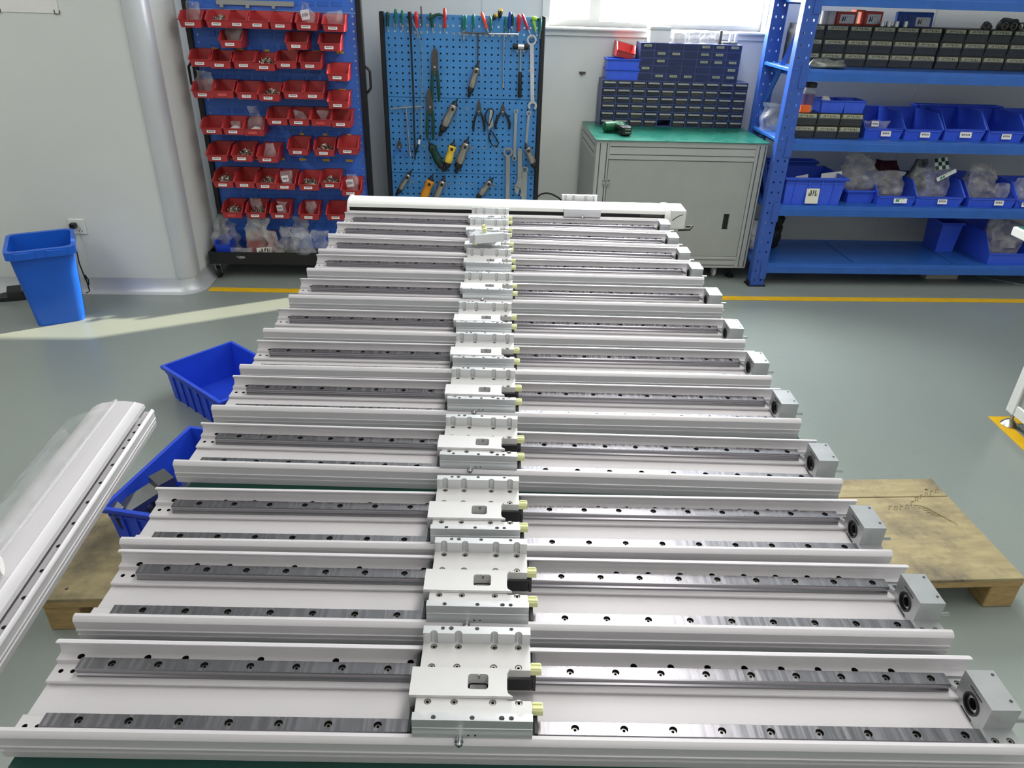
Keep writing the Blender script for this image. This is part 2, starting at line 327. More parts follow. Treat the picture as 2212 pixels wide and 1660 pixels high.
# yellow floor tape
def tape(label, pts, wd, loc=(0, 0, 0), rz=0):
    mb = MB(); pts = [Vector(p+(0,)) for p in pts]; o = []
    for i, p in enumerate(pts):
        d0 = (pts[i]-pts[i-1]).normalized() if i else (pts[1]-pts[0]).normalized(); d1 = (pts[i+1]-p).normalized() if i < len(pts)-1 else d0
        n = Vector((-(d0+d1).y, (d0+d1).x, 0)).normalized(); k = 1/max(.3, n.dot(Vector((-d0.y, d0.x, 0)))); o.append((p-n*wd*.5*k, p+n*wd*.5*k))
    vs = [(a.x, a.y, z) for z in (.0005, .0022) for a, b in o]+[(b.x, b.y, z) for z in (.0005, .0022) for a, b in o]; n = len(pts); fs = []
    for i in range(n-1):
        a, b, c, d = i, n+i, 2*n+i, 3*n+i
        fs += [(b, b+1, d+1, d), (a, c, c+1, a+1), (a, a+1, b+1, b), (c, d, d+1, c+1)]
    fs += [(0, n, 3*n, 2*n), (n-1, 3*n-1, 4*n-1, 2*n-1)]
    tag(OB('floor_tape', mb.add(vs, fs), 'tape_yellow', None, loc, rz), label, 'tape', 'yellow marking tape on the floor')
tape('long yellow tape line on the floor in front of shelf, cabinet and bin cart', [(-1.58, 4.145), (0, 4.10), (1.3, 4.075), (3.6, 4.075)], .06, (0, 0, 0), RA)
tape('yellow tape corner on the floor around the white bench foot', [(2.95, 2.775), (2.235, 2.755), (2.215, 1.9)], .06)
# ================================================================ the work table under the linear modules
TT = .827
t = T('work_table', 'long work table with dark green rubber mat carrying the row of linear modules', 'table', (.03, 1.72, 0))
OB('table_mat', MB().box(-.60, -1.27, TT-.003, .605, 1.28, TT, .001), 'mat_green', t); OB('table_top', MB().box(-.598, -1.268, TT-.04, .603, 1.278, TT-.003, .003), 'profile_alu', t)
OB('frame_rail', MB().box(-.52, -1.20, TT-.12, -.48, 1.21, TT-.04), 'profile_alu', t); OB('frame_rail', MB().box(.48, -1.20, TT-.12, .52, 1.21, TT-.04), 'profile_alu', t)
for x in (-.5, .5):
    for y in (-1.17, 1.18): OB('leg', MB().box(x-.025, y-.025, 0, x+.025, y+.025, TT-.04, .004), 'profile_alu', t)
# ================================================================ linear modules
LH = .612                                     # half length of the extrusion
half = [(.026, -.022), (.026, -.020), (.0235, -.0185), (.0235, -.016), (.0245, -.0146), (.026, -.015)]
top1 = [(.0525, -.015), (.0525, -.008)]
wall = [(.0640, -.008), (.0655, -.006), (.0672, -.001), (.0672, .005), (.0640, .0095), (.0618, .0115), (.0620, .0138), (.0666, .0138), (.0705, .0112), (.0722, .0075), (.0715, .004), (.0708, -.008), (.0722, -.009), (.0720, -.0105), (.0712, -.0145), (.0690, -.0152), (.0690, -.0178), (.0712, -.0185), (.0690, -.032)]
def channel_mesh(seed):
    mb = MB(); rr = random.Random(seed)
    R_ = half+top1+wall; L_ = [(-y, z) for y, z in R_]
    poly = R_+[(-y, z) for y, z in reversed(R_)]
    n = len(poly); vs = [(-LH, y, z) for y, z in poly]+[(LH, y, z) for y, z in poly]
    tri = tessellate_polygon([[Vector((y, z, 0)) for y, z in poly]])
    fs = [tuple(reversed(q)) for q in tri]+[tuple(i+n for i in q) for q in tri]
    skip = {len(half)-1, len(half)+1, n-1-len(half), n-1-len(half)-2}   # seats and ledges get their holes below
    for i in range(n):
        if i in skip: continue
        fs.append((i, (i+1) % n, n+(i+1) % n, n+i))
    mb.add(vs, fs)
    def strip(y0, y1, z, holes, dep):         # flat strip with blind holes
        lo = [rect(-LH, min(y0, y1), LH, max(y0, y1))]+[circ(x, y, r, 12) for x, y, r in holes]; flat = sum(lo, [])
        tri = tessellate_polygon([[Vector((p[0], p[1], 0)) for p in l] for l in lo]); mb.add([(x, y, z) for x, y in flat], tri)
        for x, y, r in holes:
            c = circ(x, y, r, 12); mb.add([(p, q, z) for p, q in c]+[(p, q, z-dep) for p, q in c], [(i, (i+1) % 12, 12+(i+1) % 12, 12+i) for i in range(12)]+[tuple(range(12, 24))], 1)
    for sg in (1, -1):
        strip(sg*.026, sg*.0525, -.015, [(-LH+.011, sg*.0405, .0032), (-LH+.0265, sg*.0405, .0032)], .008)
        hx = [-LH+.030]+[-LH+.118+.05*i for i in range(21) if i not in (2, 4, 6, 9, 10, 11, 12)]
        strip(sg*.0525, sg*.0640, -.008, [(x, sg*.0585, .0046) for x in hx if x < LH-.02], .006)
    return mb.done('channel')
def rail_mesh():
    mb = MB(); x0, x1 = -.575, .571; bx = [-.5314+.06*i for i in range(19)]
    prof = [(.0088, 0), (.0100, -.0012), (.0100, -.0045), (.0082, -.0065), (.0082, -.0095), (.0100, -.0115), (.0100, -.0152)]
    poly = prof+[(-y, z) for y, z in reversed(prof)]; n = len(poly)
    vs = [(x0, y, z) for y, z in poly]+[(x1, y, z) for y, z in poly]; tri = tessellate_polygon([[Vector((y, z, 0)) for y, z in poly]])
    fs = [tuple(reversed(q)) for q in tri]+[tuple(i+n for i in q) for q in tri]+[(i, i+1, n+i+1, n+i) for i in range(n-1)]; mb.add(vs, fs)
    lo = [rect(x0, -.0088, x1, .0088)]+[circ(x, 0, .0050, 14) for x in bx]; flat = sum(lo, [])
    mb.add([(x, y, 0) for x, y in flat], tessellate_polygon([[Vector((p[0], p[1], 0)) for p in l] for l in lo]))
    for x in bx:
        a, b, c = circ(x, 0, .0050, 14), circ(x, 0, .0046, 14), None
        mb.add([(p, q, 0) for p, q in a]+[(p, q, -.0085) for p, q in a], [(i, (i+1) % 14, 14+(i+1) % 14, 14+i) for i in range(14)]+[tuple(range(14, 28))], 1)
    return mb.done('guide_rail'), bx
def bolt_mesh(r, h, sock):                    # socket-head screw, top at z = 0
    mb = MB(); n = 12; a, c, d = circ(0, 0, r*.86, n), circ(0, 0, r, n), circ(0, 0, sock, 6); 
    mb.add([(x, y, -h) for x, y in c]+[(x, y, -r*.14) for x, y in c]+[(x, y, 0) for x, y in a], [(i, (i+1) % n, n+(i+1) % n, n+i) for i in range(n)]+[(n+i, n+(i+1) % n, 2*n+(i+1) % n, 2*n+i) for i in range(n)])
    mb.add([(x, y, 0) for x, y in a+d], tessellate_polygon([[Vector(p+(0,)) for p in a], [Vector(p+(0,)) for p in d]]))
    mb.add([(x, y, 0) for x, y in d]+[(x, y, -sock*1.1) for x, y in d], [(i, (i+1) % 6, 6+(i+1) % 6, 6+i) for i in range(6)]+[tuple(range(6, 12))], 1)
    return mb.done('bolt')
CX = [-.0563, -.0240, .0231, .0550]           # screw columns of the carriage
CY = .0045
def bar(y0, y1, z0, z1, notch, side, holes):  # a bar with half-round cut-outs along one long side and holes in its top
    pts = []
    def edge(y, xs, sgn, inward):
        o = []
        for x in (xs if sgn > 0 else reversed(xs)):
            o += [(x-sgn*.0049*math.cos(PI*k/8), y+inward*.0049*math.sin(PI*k/8)) for k in range(9)]
        return o
    X = .0705
    if side < 0: poly = [(-X, y0)]+edge(y0, notch, 1, 1)+[(X, y0), (X, y1), (-X, y1)]
    else: poly = [(-X, y0), (X, y0), (X, y1)]+edge(y1, notch, -1, -1)+[(-X, y1)]
    return poly, [circ(x, y, r, 12) for x, y, r in holes]
def carriage_mesh():
    mb = MB()
    # base plate, notched at the right between the two bearing blocks; counterbored screw holes
    base = [(-.0705, -.0600), (.0705, -.0600), (.0705, -.0235), (.0415, -.0235), (.0390, -.0200), (.0390, .0165), (.0430, .0215), (.0705, .0215), (.0705, .0640), (-.0705, .0640)]
    hs = [circ(x, y, .0046, 12) for x in CX for y in (.0575, .0258, -.0262)]+[rrect(-.0085, -.0115, .0170, .0110, .004)]
    mb.prism(base, .0125, .0250, 'z', 1, hs)
    poly, h = bar(.0625, .0750, .0250, .0440, CX, -1, [(-.0452, .0712, .0028), (-.0341, .0712, .0033), (0, .0712, .0030), (.0453, .0712, .0028)])
    mb.prism(poly, .0250, .0440, 'z', 0, h); mb.box(-.0705, .0640, .0125, .0705, .0750, .0250)
    mb.prism([(-.0705, .0604), (.0705, .0604), (.0705, .0628), (-.0705, .0628)], .0250, .0292, 'z', 0) if 0 else None
    fx = [-.0559, -.0230, .0233, .0562]
    poly, h = bar(-.0640, -.0552, .0250, .0440, fx, 1, [(-.0455, -.0615, .0030), (-.0004, -.0615, .0030), (.0340, -.0615, .0034), (.0453, -.0615, .0030)])
    mb.prism(poly, .0235, .0440, 'z', 0, h)
    mb.prism([(-.0600, .0145), (-.0668, .0145), (-.0668, .0235), (-.0662, .0245), (-.0662, .0300), (-.0655, .0308), (-.0655, .0440), (-.0640, .0440), (-.0640, .0235), (-.0600, .0235)], -.0705, .0705, 'x')
    # raised middle with its window
    mid = [(-.0795, -.0212), (.0475, -.0212), (.0415, -.0165), (.0405, -.0110), (.0405, .0120), (.0425, .0170), (.0450, .0205), (-.0795, .0205)]
    mb.prism(mid, .0255, .0300, 'z', 1, [rrect(-.0085, -.0115, .0170, .0110, .004)+[]])
    mb.box(-.0795, -.0212, -.002, -.0706, .0205, .0255)
    return mb.done('carriage')
CHAN, (RAIL, RBX) = channel_mesh(1), rail_mesh()
BOLT, SCREW = bolt_mesh(.0044, .006, .0021), bolt_mesh(.0040, .006, .0020)
CARR = carriage_mesh()
blk = MB().box(-.074, -.022, -.0125, .074, .022, .0122, .002).done('bearing_block')
seal = MB().prism([(-.021, -.0125), (.021, -.0125), (.021, .004), (.016, .0115), (-.016, .0115), (-.021, .004)], 0, .004, 'x').done('end_seal')
plug = MB().prism([(-.006, -.0045), (.006, -.0045), (.006, .0035), (.004, .0055), (-.004, .0055), (-.006, .0035)], 0, .0140, 'x').box(.001, -.0045, .0055, .013, -.002, .0068).box(.001, .002, .0055, .013, .0045, .0068).done('plug')
nip = MB().tube([(0, 0, 0), (0, -.004, 0), (0, -.0045, 0), (0, -.007, 0), (0, -.0075, 0), (0, -.0105, 0), (0, -.0125, 0)], [.0040, .0040, .0050, .0050, .0032, .0044, .0024], 12).done('grease_nipple')
inset = MB().box(-.0082, -.0112, .0020, .0167, .0107, .0130, .002).tube([(.005, .0095, .024), (.005, .0095, .0310)], .0016, 8).done('pocket_insert')
pinh = MB().tube([(0, 0, 0), (0, -.0006, 0)], .0012, 8).done('pin_hole')
# drive-end bearing block
eb = MB(); O = rect(-.027, -.022, .033, .0275)
sl1 = [(-.0098, .0185), (.0155, .0172), (.0155, .0198), (-.0098, .0212)]
eb.prism(O, .581, .618, 'x', 0, [circ(.003, .0, .0150, 20), rect(-.0098, .0178, .0155, .0206), rect(-.008, -.0212, .016, -.0182)])
EBM = eb.done('end_block')
flg = MB().prism([(.5795, -.052), (.620, -.052), (.6178, -.0265), (.5812, -.0265)], -.015, -.008, 'z', 0, [circ(.5875, -.0432, .0046, 12), circ(.6065, -.0432, .0046, 12)]).done('flange')
flb = MB().prism([(.5700, .0480), (.6120, .0480), (.5990, .0328), (.5820, .0328)], -.015, -.008, 'z', 0, [circ(.5870, .0410, .0046, 12)]).done('flange')
bor = MB(); n = 20
for r0, r1, x0, x1, m in ((.0150, .0122, .5795, .592, 0), (.0122, .0108, .582, .590, 0), (.0106, .0075, .583, .594, 1)):
    a, b = circ(.003, 0, r0, n), circ(.003, 0, r1, n)
    bor.add([(x, p, q) for x in (x0, x1) for p, q in a]+[(x, p, q) for x in (x0, x1) for p, q in b], [f for i in range(n) for f in ((i, (i+1) % n, n+(i+1) % n, n+i), (2*n+i, 2*n+(i+1) % n, 3*n+(i+1) % n, 3*n+i), (i, (i+1) % n, 2*n+(i+1) % n, 2*n+i), (n+i, n+(i+1) % n, 3*n+(i+1) % n, 3*n+i))], m)
BRG = bor.done('bearing')
back = MB().tube([(.600, .003, 0), (.603, .003, 0)], .0149, 20).done('bearing_cover')
shaft = MB().tube([(.600, -.020, 0), (.634, -.020, 0)], .0028, 10).done('locating_pin')
toph = MB().tube([(0, 0, 0), (0, 0, .0004)], .0022, 10).done('tapped_hole')
def carriage(root, cx, screws=True):
    c = OB('carriage', CARR, ('machined', 'plate_satin'), root, (cx, 0, 0))
    for sy in (.0415, -.0415):
        OB('bearing_block', blk, 'black_plastic', c, (0, sy, 0))
        for sx in (-.078, .074): OB('end_seal', seal, 'black_plastic', c, (sx, sy, 0))
    for y in (.0575, .0258, -.0262):
        for x in CX: OB('screw', SCREW, ('bolt_steel', 'black_rubber'), c, (x, y, .0238))
    OB('plug', plug, 'plug_plastic', c, (.0705, .029, .0185), label='pale yellow-green plastic plug'); OB('plug', plug, 'plug_plastic', c, (.0705, -.0285, .0175))
    OB('grease_nipple', nip, 'bright_steel', c, (-.0149, -.0668, .0165))
    OB('pocket_insert', inset, ('bright_steel',), c)
    OB('pin_hole', pinh, 'black_rubber', c, (-.0045, -.0668, .0195)); OB('pin_hole', pinh, 'black_rubber', c, (.0035, -.0668, .0195))
    return c
def linear_module(label, loc, rz):
    root = T('linear_module', label, 'linear guide', loc, rz, 'open linear modules lined up on the work table')
    OB('channel', CHAN, ('anodised', 'black_rubber'), root)
    for y in (.0415, -.0415):
        r = OB('guide_rail', RAIL, ('rail_steel', 'black_rubber'), root, (0, y, 0))
        for x in RBX: OB('bolt', BOLT, ('bolt_steel', 'black_rubber'), r, (x, 0, -.0036))
    carriage(root, -.0557)
    e = OB('end_block', EBM, 'block_alu', root, label='bare aluminium drive-end block with round bearing')
    OB('flange', flg, 'block_alu', e); OB('flange', flb, 'block_alu', e); OB('bearing', BRG, ('black_plastic', 'bright_steel'), e); OB('bearing_cover', back, 'black_rubber', e); OB('locating_pin', shaft, 'bright_steel', e)
    for x, y in ((.5875, -.0432), (.6065, -.0432), (.5870, .0410)): OB('screw', SCREW, ('bolt_steel', 'black_rubber'), e, (x, y, -.0090))
    for x, y in ((.6125, .026), (.6125, -.0135)): OB('tapped_hole', toph, 'dark_steel', e, (x, y, .0275))
    return root
Z0 = TT+.032
POS = [(-.4994, .6507, -.05), (-.5002, .8259, -.03), (-.5108, .9835, .31), (-.5118, 1.1937, -.62), (-.5145, 1.3916, -.04), (-.5171, 1.5748, .29), (-.5222, 1.7730, .13),
       (-.5191, 1.9994, .35), (-.5222, 2.2176, .45), (-.5269, 2.4007, -1.0), (-.5314, 2.5655, -1.1), (-.5311, 2.7089, -.1)]
MODS = []
for i, (x, y, a) in enumerate(POS):
    a = R(a); p = (x+math.cos(a)*.5314+math.sin(a)*.0415, y+math.sin(a)*.5314-math.cos(a)*.0415, Z0)
    if i == 0: lb = 'open aluminium linear module nearest the camera, at the front edge of the table'
    elif i == 11: lb = 'rearmost open aluminium linear module, right in front of the covered one'
    elif i == 10: lb = 'open linear module with a loose bracket resting over the left of its carriage'
    else: lb = '%s open aluminium linear module from the camera, in the row on the table' % ORD[i]
    if i == 0: m = linear_module(lb, p, a); MODS.append(m)
    else:
        m = copy_tree(MODS[0]); m.location = p; m.rotation_euler.z = a; m['label'] = lb; MODS.append(m)
# covered module at the far end
cm = T('covered_linear_module', 'finished linear module under a white curved cover, at the far end of the table', 'linear guide', (.014, 2.824, Z0), R(.4))
OB('channel', CHAN, ('anodised', 'black_rubber'), cm)
cv = [(.057*math.cos(t*PI/12), .034+.015*max(0, math.sin(t*PI/12))**.8) for t in range(13)]+[(-.058, .027), (-.053, .027), (-.048, .033), (.048, .033), (.053, .027), (.058, .027)]
OB('cover', MB().prism(cv, -LH, LH-.006, 'x'), 'white_paint', cm, label='white domed cover strip')
ec = [(.066, -.032), (.066, .020), (.058, .036)]+[(.056*math.cos(t*PI/12), .036+.0165*math.sin(t*PI/12)**.8) for t in range(1, 12)]+[(-.058, .036), (-.066, .020), (-.066, -.032)]
OB('end_cap', MB().prism(ec, -LH-.008, -LH, 'x'), 'white_paint', cm); OB('end_cap', MB().prism(ec, LH-.006, LH+.016, 'x'), 'white_paint', cm)
OB('belt_strip', MB().box(-LH, -.055, .010, LH-.10, -.046, .026), 'black_rubber', cm, label='black toothed belt strip in the slot'); OB('slot_plate', MB().box(LH-.10, -.055, .010, LH-.01, -.046, .026), 'dark_steel', cm)
OB('inner_core', MB().box(-LH, -.046, -.0145, LH-.01, .046, .032), 'black_rubber', cm)
hb = T('tmp', '', ''); bpy.data.objects.remove(hb)
OB('motor_housing', MB().box(LH+.016, -.052, -.034+.002, LH+.080, .052, .044, .004), 'white_paint', cm, label='white box-shaped motor housing')
cc = OB('carriage_arm', MB().box(.213, -.0755, .013, .355, -.0575, .044, .001), 'machined', cm)
OB('grease_nipple', nip, 'bright_steel', cc, (.284, -.0755, .016)); OB('latch', MB().box(.280, -.083, .003, .294, -.0755, .014, .001), 'dark_steel', cc)
poly, h = bar(.0625, .0750, 0, 0, [x+.0 for x in CX], -1, [(-.0452, .0712, .0028), (-.0341, .0712, .0033), (0, .0712, .0030), (.0453, .0712, .0028)])
OB('carriage_bar', MB().prism([(x+.284, y+.004) for x, y in poly], .014, .0620, 'z', 0, [[(x+.284, y+.004) for x, y in q] for q in h]), 'machined', cm)
OB('sensor_wire', MB().tube([(.64, -.055, .004), (.648, -.064, .016), (.662, -.066, .026), (.676, -.064, .030)], .0016, 6), 'black_rubber', cm)
OB('motor_cable', MB().tube([(.70, -.05, -.02), (.715, -.075, -.012), (.70, -.10, -.018), (.66, -.085, -.025)], .004, 8), 'black_rubber', cm)
# loose bracket lying on the carriages
bk = T('loose_bracket', 'loose machined bracket with pale yellow plugs lying across two carriages', 'bracket', at_z(1052, 524, Z0+.046)[:], R(-18))
OB('plate', MB().prism(rrect(-.052, -.028, .030, .034, .003), 0, .026, 'z', 0, [circ(-.020, .006, .010, 14)]), 'machined', bk)
OB('arm', MB().prism([(-.030, -.050), (.050, .010), (.060, -.004), (-.018, -.066)], .012, .040, 'z'), 'machined', bk)
for x, y, z in ((-.022, .030, .028), (-.002, -.012, .030), (-.018, -.056, .002)): OB('plug', plug, 'plug_plastic', bk, (x, y, z+.006), (0, R(-90), 0))
# ================================================================ open containers
def stack_bin_mesh(wd, d, h, hl, a, flange=.004):   # open-fronted storage bin: x across, y from front 0 to back d; walls taper a little
    mb = MB(); t = wd*.04
    L = [(t, 0, 0), (0, 0-.012, hl), (0, a, h), (0, d, h), (t, d-.01, 0)]; Rr = [(wd-x, y, z) for x, y, z in L]
    P = [(x-wd/2, y, z) for x, y, z in L+Rr]
    mb.add(P, [(0, 4, 3, 2, 1), (5, 6, 7, 8, 9), (0, 5, 9, 4), (0, 1, 6, 5), (4, 9, 8, 3)])
    rim = [1, 2, 3, 8, 7, 6]; k = len(mb.v); f = flange
    for i in rim:
        x, y, z = P[i]; s = -1 if x < 0 else 1
        mb.v.append((x+s*f, y+(f if i in (3, 8) else -f), z+(.001 if i in (1, 6) else .002)))
    for i in range(6): j = (i+1) % 6; mb.f.append((rim[i], rim[j], k+j, k+i)); mb.m.append(0)
    # stacking lip below the front edge
    return mb.done('bin_body')
def lerp(a, b, t): return a+(b-a)*t
def heap_mesh(w_, d_, h_, seed, n=46):        # loose screws: a low mound of short studs
    rr = random.Random(seed); mb = MB()
    for i in range(n):
        x, y = rr.uniform(-.5, .5), rr.uniform(-.5, .5); z = h_*(1-1.6*(x*x+y*y))*rr.uniform(.55, 1)
        p = Vector((x*w_, y*d_, max(.003, z))); d = Vector((rr.uniform(-1, 1), rr.uniform(-1, 1), rr.uniform(-.5, .5))).normalized()*.007
        mb.tube([p-d, p+d*.6, p+d*.62, p+d], [.0022, .0022, .004, .0038], 6)
    k = len(mb.v); q = 6
    mb.add([((i/q-.5)*w_, (j/q-.5)*d_, h_*.75*max(0, 1-1.7*((i/q-.5)**2+(j/q-.5)**2))+rr.uniform(0, .003)) for j in range(q+1) for i in range(q+1)],
           [(j*(q+1)+i, j*(q+1)+i+1, (j+1)*(q+1)+i+1, (j+1)*(q+1)+i) for j in range(q) for i in range(q)])
    return mb.done('screw_heap')
HEAPS = [heap_mesh(.085, .075, .030, s) for s in range(4)]
BAGC = {}
def bag_mesh(w_, d_, h_, seed, pinch=.5, flat=.3):
    mb = MB(); nu, nv = 30, 18; off = Vector((seed*3.7, seed*1.3, seed*.7))
    for j in range(nv+1):
        t = j/nv; fill = math.sin(PI*min(1, t*1.15+.08))**.6 if t < .62 else lerp(math.sin(PI*.79)**.6, flat, (t-.62)/.38)
        wx = w_*.5*lerp(1, pinch+.25*math.sin(seed), max(0, (t-.35)/.65)); dy = d_*.5*fill*(1 if t < .5 else lerp(1, .14, (t-.5)/.5))
        for i in range(nu):
            a = 2*PI*i/nu; p = Vector((wx*math.cos(a)*(1 if t > 0 else .8), dy*math.sin(a), h_*t+.0))
            n1 = noise.noise(Vector((p.x*16, p.y*16, p.z*16))+off); n2 = noise.noise(Vector((p.x*46, p.y*46, p.z*40))+off)
            k = (.026*(.5-abs(n1)*1.6)+.005*n2)*min(1, .25+t*1.4)*(h_/.12)**.5
            q = p+Vector((math.cos(a)*k+.25*h_*t*t*math.sin(seed*2.1)*.5, math.sin(a)*k, n1*.012*t)); q.z = max(.0005, q.z); mb.v.append(tuple(q))
    for j in range(nv):
        for i in range(nu): mb.f.append((j*nu+i, j*nu+(i+1) % nu, (j+1)*nu+(i+1) % nu, (j+1)*nu+i)); mb.m.append(0)
    mb.f.append(tuple(reversed(range(nu)))); mb.m.append(0)
    return mb.done('plastic_bag')
BIN_RIM_LABEL = None
# ================================================================ wheeled cart with red bins
PV = 4.55
tl, tr, bl = at_v(412, 5, PV), at_v(768, 5, PV), at_v(470, 540, PV)
U0, U1 = -1.595, -.625
cart = T('bin_cart', 'black wheeled cart with blue louvred panel full of red bins', 'cart', RM((U0+U1)/2, PV, 0), RA)
W2 = (U1-U0)/2; PT = 1.66
def cut_grid(cols, rows, s):
    us = sorted({round(c+k*s/2, 5) for c in cols for k in (-1, 1)}); zs = sorted({round(c+k*s/2, 5) for c in rows for k in (-1, 1)}); return us, zs
pz = [.125, .577, 1.032, 1.487]               # panel joints
for i in range(4):
    z0, z1 = (pz[i]+.0012, pz[i+1]-.0012) if i < 3 else (pz[3]+.0012, PT)
    rows = [z0+.02+.038*k for k in range(int((z1-z0-.03)/.038)+1)]; cols = [-W2+.052, W2-.052]
    us, zs = cut_grid(cols, rows, .010); us = [-W2+.03]+us+[W2-.03]; zs = [z0]+zs+[z1]
    p = OB('louvre_panel', sheet(us, zs, lambda a, b: a in (1, 3) and b % 2 == 1, .012), 'panel_blue', cart)
    lv = MB(); r = 0; z = z0+.028
    while z < z1-.04:                         # pressed louvre hoods: thin wedges in staggered rows
        u = -W2+.10+(.0 if r % 2 else .012)
        while u < W2-.13:
            lv.add([(u, 0, z), (u+.056, 0, z), (u+.056, 0, z+.026), (u, 0, z+.026), (u+.003, -.006, z+.026), (u+.053, -.006, z+.026), (u+.003, -.002, z+.002), (u+.053, -.002, z+.002)],
                   [(0, 1, 7, 6), (6, 7, 5, 4), (4, 5, 2, 3), (0, 6, 4, 3), (1, 2, 5, 7)]); u += .0775
        r += 1; z += .0655 if r % 2 else .047
    OB('louvre_rows', lv, 'panel_blue', p, kind='stuff')
for x in (-W2, W2-.03):
    OB('post', MB().box(x, -.02, .12, x+.03, .03, PT, .003), 'black_paint', cart)
fz = at_v(570, 543, 4.33)[2]; 
OB('tray', MB().box(-W2-.018, -.235, .098, W2+.018, .25, .112).box(-W2-.018, -.235, .112, W2+.018, -.228, .175).box(-W2-.018, .243, .112, W2+.018, .25, .175).box(-W2-.018, -.228, .112, -W2-.011, .243, .175).box(W2+.011, -.228, .112, W2+.018, .243, .175), 'black_paint', cart)
hp = at_v(805, 165, PV); hx = U1-(U0+U1)/2
OB('handle', MB().tube([(hx, 0, 1.22), (hx+.014, 0, 1.205), (hx+.026, 0, 1.19), (hx+.026, 0, 1.10), (hx+.014, 0, 1.085), (hx, 0, 1.07)], .0075, 8), 'black_plastic', cart)
OB('handle', MB().tube([(-hx, 0, 1.22), (-hx-.014, 0, 1.205), (-hx-.026, 0, 1.19), (-hx-.026, 0, 1.10), (-hx-.014, 0, 1.085), (-hx, 0, 1.07)], .0075, 8), 'black_plastic', cart)
def caster(parent, x, y, zt, r=.038, wd=.022, wm='black_rubber', fm='hinge_zinc'):
    c = OB('caster', MB().box(x-.028, y-.026, zt-.006, x+.028, y+.026, zt, .001).prism([(y-.012, zt-.006), (y+.02, zt-.006), (y+.016, r-.008), (y-.002, r-.008)], x-wd/2-.006, x-wd/2-.003, 'x').prism([(y-.012, zt-.006), (y+.02, zt-.006), (y+.016, r-.008), (y-.002, r-.008)], x+wd/2+.003, x+wd/2+.006, 'x').tube([(x-wd/2-.007, y+.007, r), (x+wd/2+.007, y+.007, r)], .005, 8), fm, parent)
    OB('wheel', MB().tube([(x-wd/2, y+.007, r), (x-wd/2+.004, y+.007, r), (x+wd/2-.004, y+.007, r), (x+wd/2, y+.007, r)], [r-.005, r, r, r-.005], 18), wm, c)
for x in (-W2+.018, W2-.05):
    for y in (-.20, .20): caster(cart, x, y, .098, .036)
# hook strip at the head of the panel and yellow tags on it
OB('hook_strip', MB().box(-.30, -.012, 1.510, .12, 0, 1.535, .001).box(-.28, -.02, 1.497, -.262, 0, 1.512).box(-.14, -.02, 1.497, -.122, 0, 1.512).box(0, -.02, 1.497, .018, 0, 1.512), 'hinge_zinc', cart)
S5 = lambda x, y: (380+x/5.027, y/5.027)
S6 = lambda x, y: (380+x/4.882, 300+y/4.882)
cu = (U0+U1)/2
for q in [S5(425, 530), S5(700, 542), S5(990, 549), S5(1252, 553), S5(1522, 561), S5(1785, 569), S5(1808, 977), S5(1368, 1456), S5(1622, 1461), S5(1882, 1468), S6(1338, 218), S6(1585, 225), S6(1832, 230), S6(600, 208), S6(855, 212), S6(1110, 213)]:
    p = at_v(q[0], q[1], PV-.004); wd = .017 if q[0] < 382 else (.024 if q[0] == S5(990, 0)[0] or 640 < q[0] < 770 and 285 < q[1] < 296 else .040)
    OB('yellow_tag', MB().box(-wd/2, -.001, -.006, wd/2, .001, .006), 'label_yellow', cart, (p.x-cu, -.0055, p.z))
RED = [[(60, 280, 300), (350, 568, 300), (572, 790, 305), (790, 1010, 312), (1038, 1255, 322), (1320, 1535, 330), (1610, 1825, 345)],
       [(495, 715, 520), (1212, 1425, 540), (1568, 1785, 555)],
       [(172, 385, 725), (380, 600, 745), (645, 860, 748), (862, 1080, 770), (1100, 1310, 745), (1362, 1575, 755), (1660, 1870, 880)],
       [(203, 412, 1065), (415, 630, 1065), (678, 890, 1080), (912, 1125, 1100), (1183, 1392, 1075), (1395, 1600, 1080), (1668, 1870, 1180)],
       [(298, 505, 1460), (535, 740, 1465), (748, 955, 1475), (1005, 1215, 1360), (1240, 1450, 1365), (1480, 1690, 1370), (1698, 1905, 1385)],
       [(345, 550, 238), (612, 808, 240), (872, 1078, 252), (1195, 1395, 172), (1470, 1670, 182), (1725, 1915, 165)],
       [(413, 610, 515), (637, 835, 518), (858, 1055, 530), (1065, 1255, 538), (1312, 1505, 545), (1538, 1728, 522), (1760, 1945, 603)],
       [(508, 700, 835), (758, 945, 838), (1012, 1200, 842), (1318, 1505, 855), (1603, 1790, 858)]]
RW, RD, RH, RL = .112, .150, .078, .036
RBM = stack_bin_mesh(RW, RD, RH, RL, .055, .006)
RBL = stack_bin_mesh(RW, RD+.03, RH, RL, .07, .006)
for m_ in (RBM, RBL): m_.materials.append(M['bin_red'])
LBL = MB().box(-.024, -.0012, -.0085, .024, 0, .0085).done('label'); LBL.materials.append(M['label_print'])
HEAPAT = {(0, 1), (0, 2), (0, 4), (2, 3), (3, 3), (3, 4), (4, 3), (5, 0), (5, 1), (5, 3), (5, 4), (6, 0), (6, 2), (6, 4), (6, 5), (7, 0), (7, 1)}
NOLAB = {(3, 1), (4, 2), (4, 5), (7, 0)}
BAGAT = {(0, 0): (.07, .12, 0), (0, 5): (.075, .125, 1), (0, 6): (.10, .095, 0), (1, 0): (.09, .10, 0), (3, 0): (.10, .13, 0), (4, 1): (.06, .065, 0), (4, 2): (.09, .15, 0), (4, 4): (.07, .07, 0), (4, 5): (.05, .07, 0),
         (5, 2): (.08, .09, 0), (6, 3): (.06, .09, 1), (6, 6): (.07, .11, 1), (7, 1): (.07, .10, 0), (7, 2): (.06, .085, 1), (7, 3): (.05, .09, 0)}
WHITE_PACK = {(4, 1), (4, 2)}
ROWN = ['top', 'second', 'third', 'fourth', 'fifth', 'sixth', 'seventh', 'bottom']
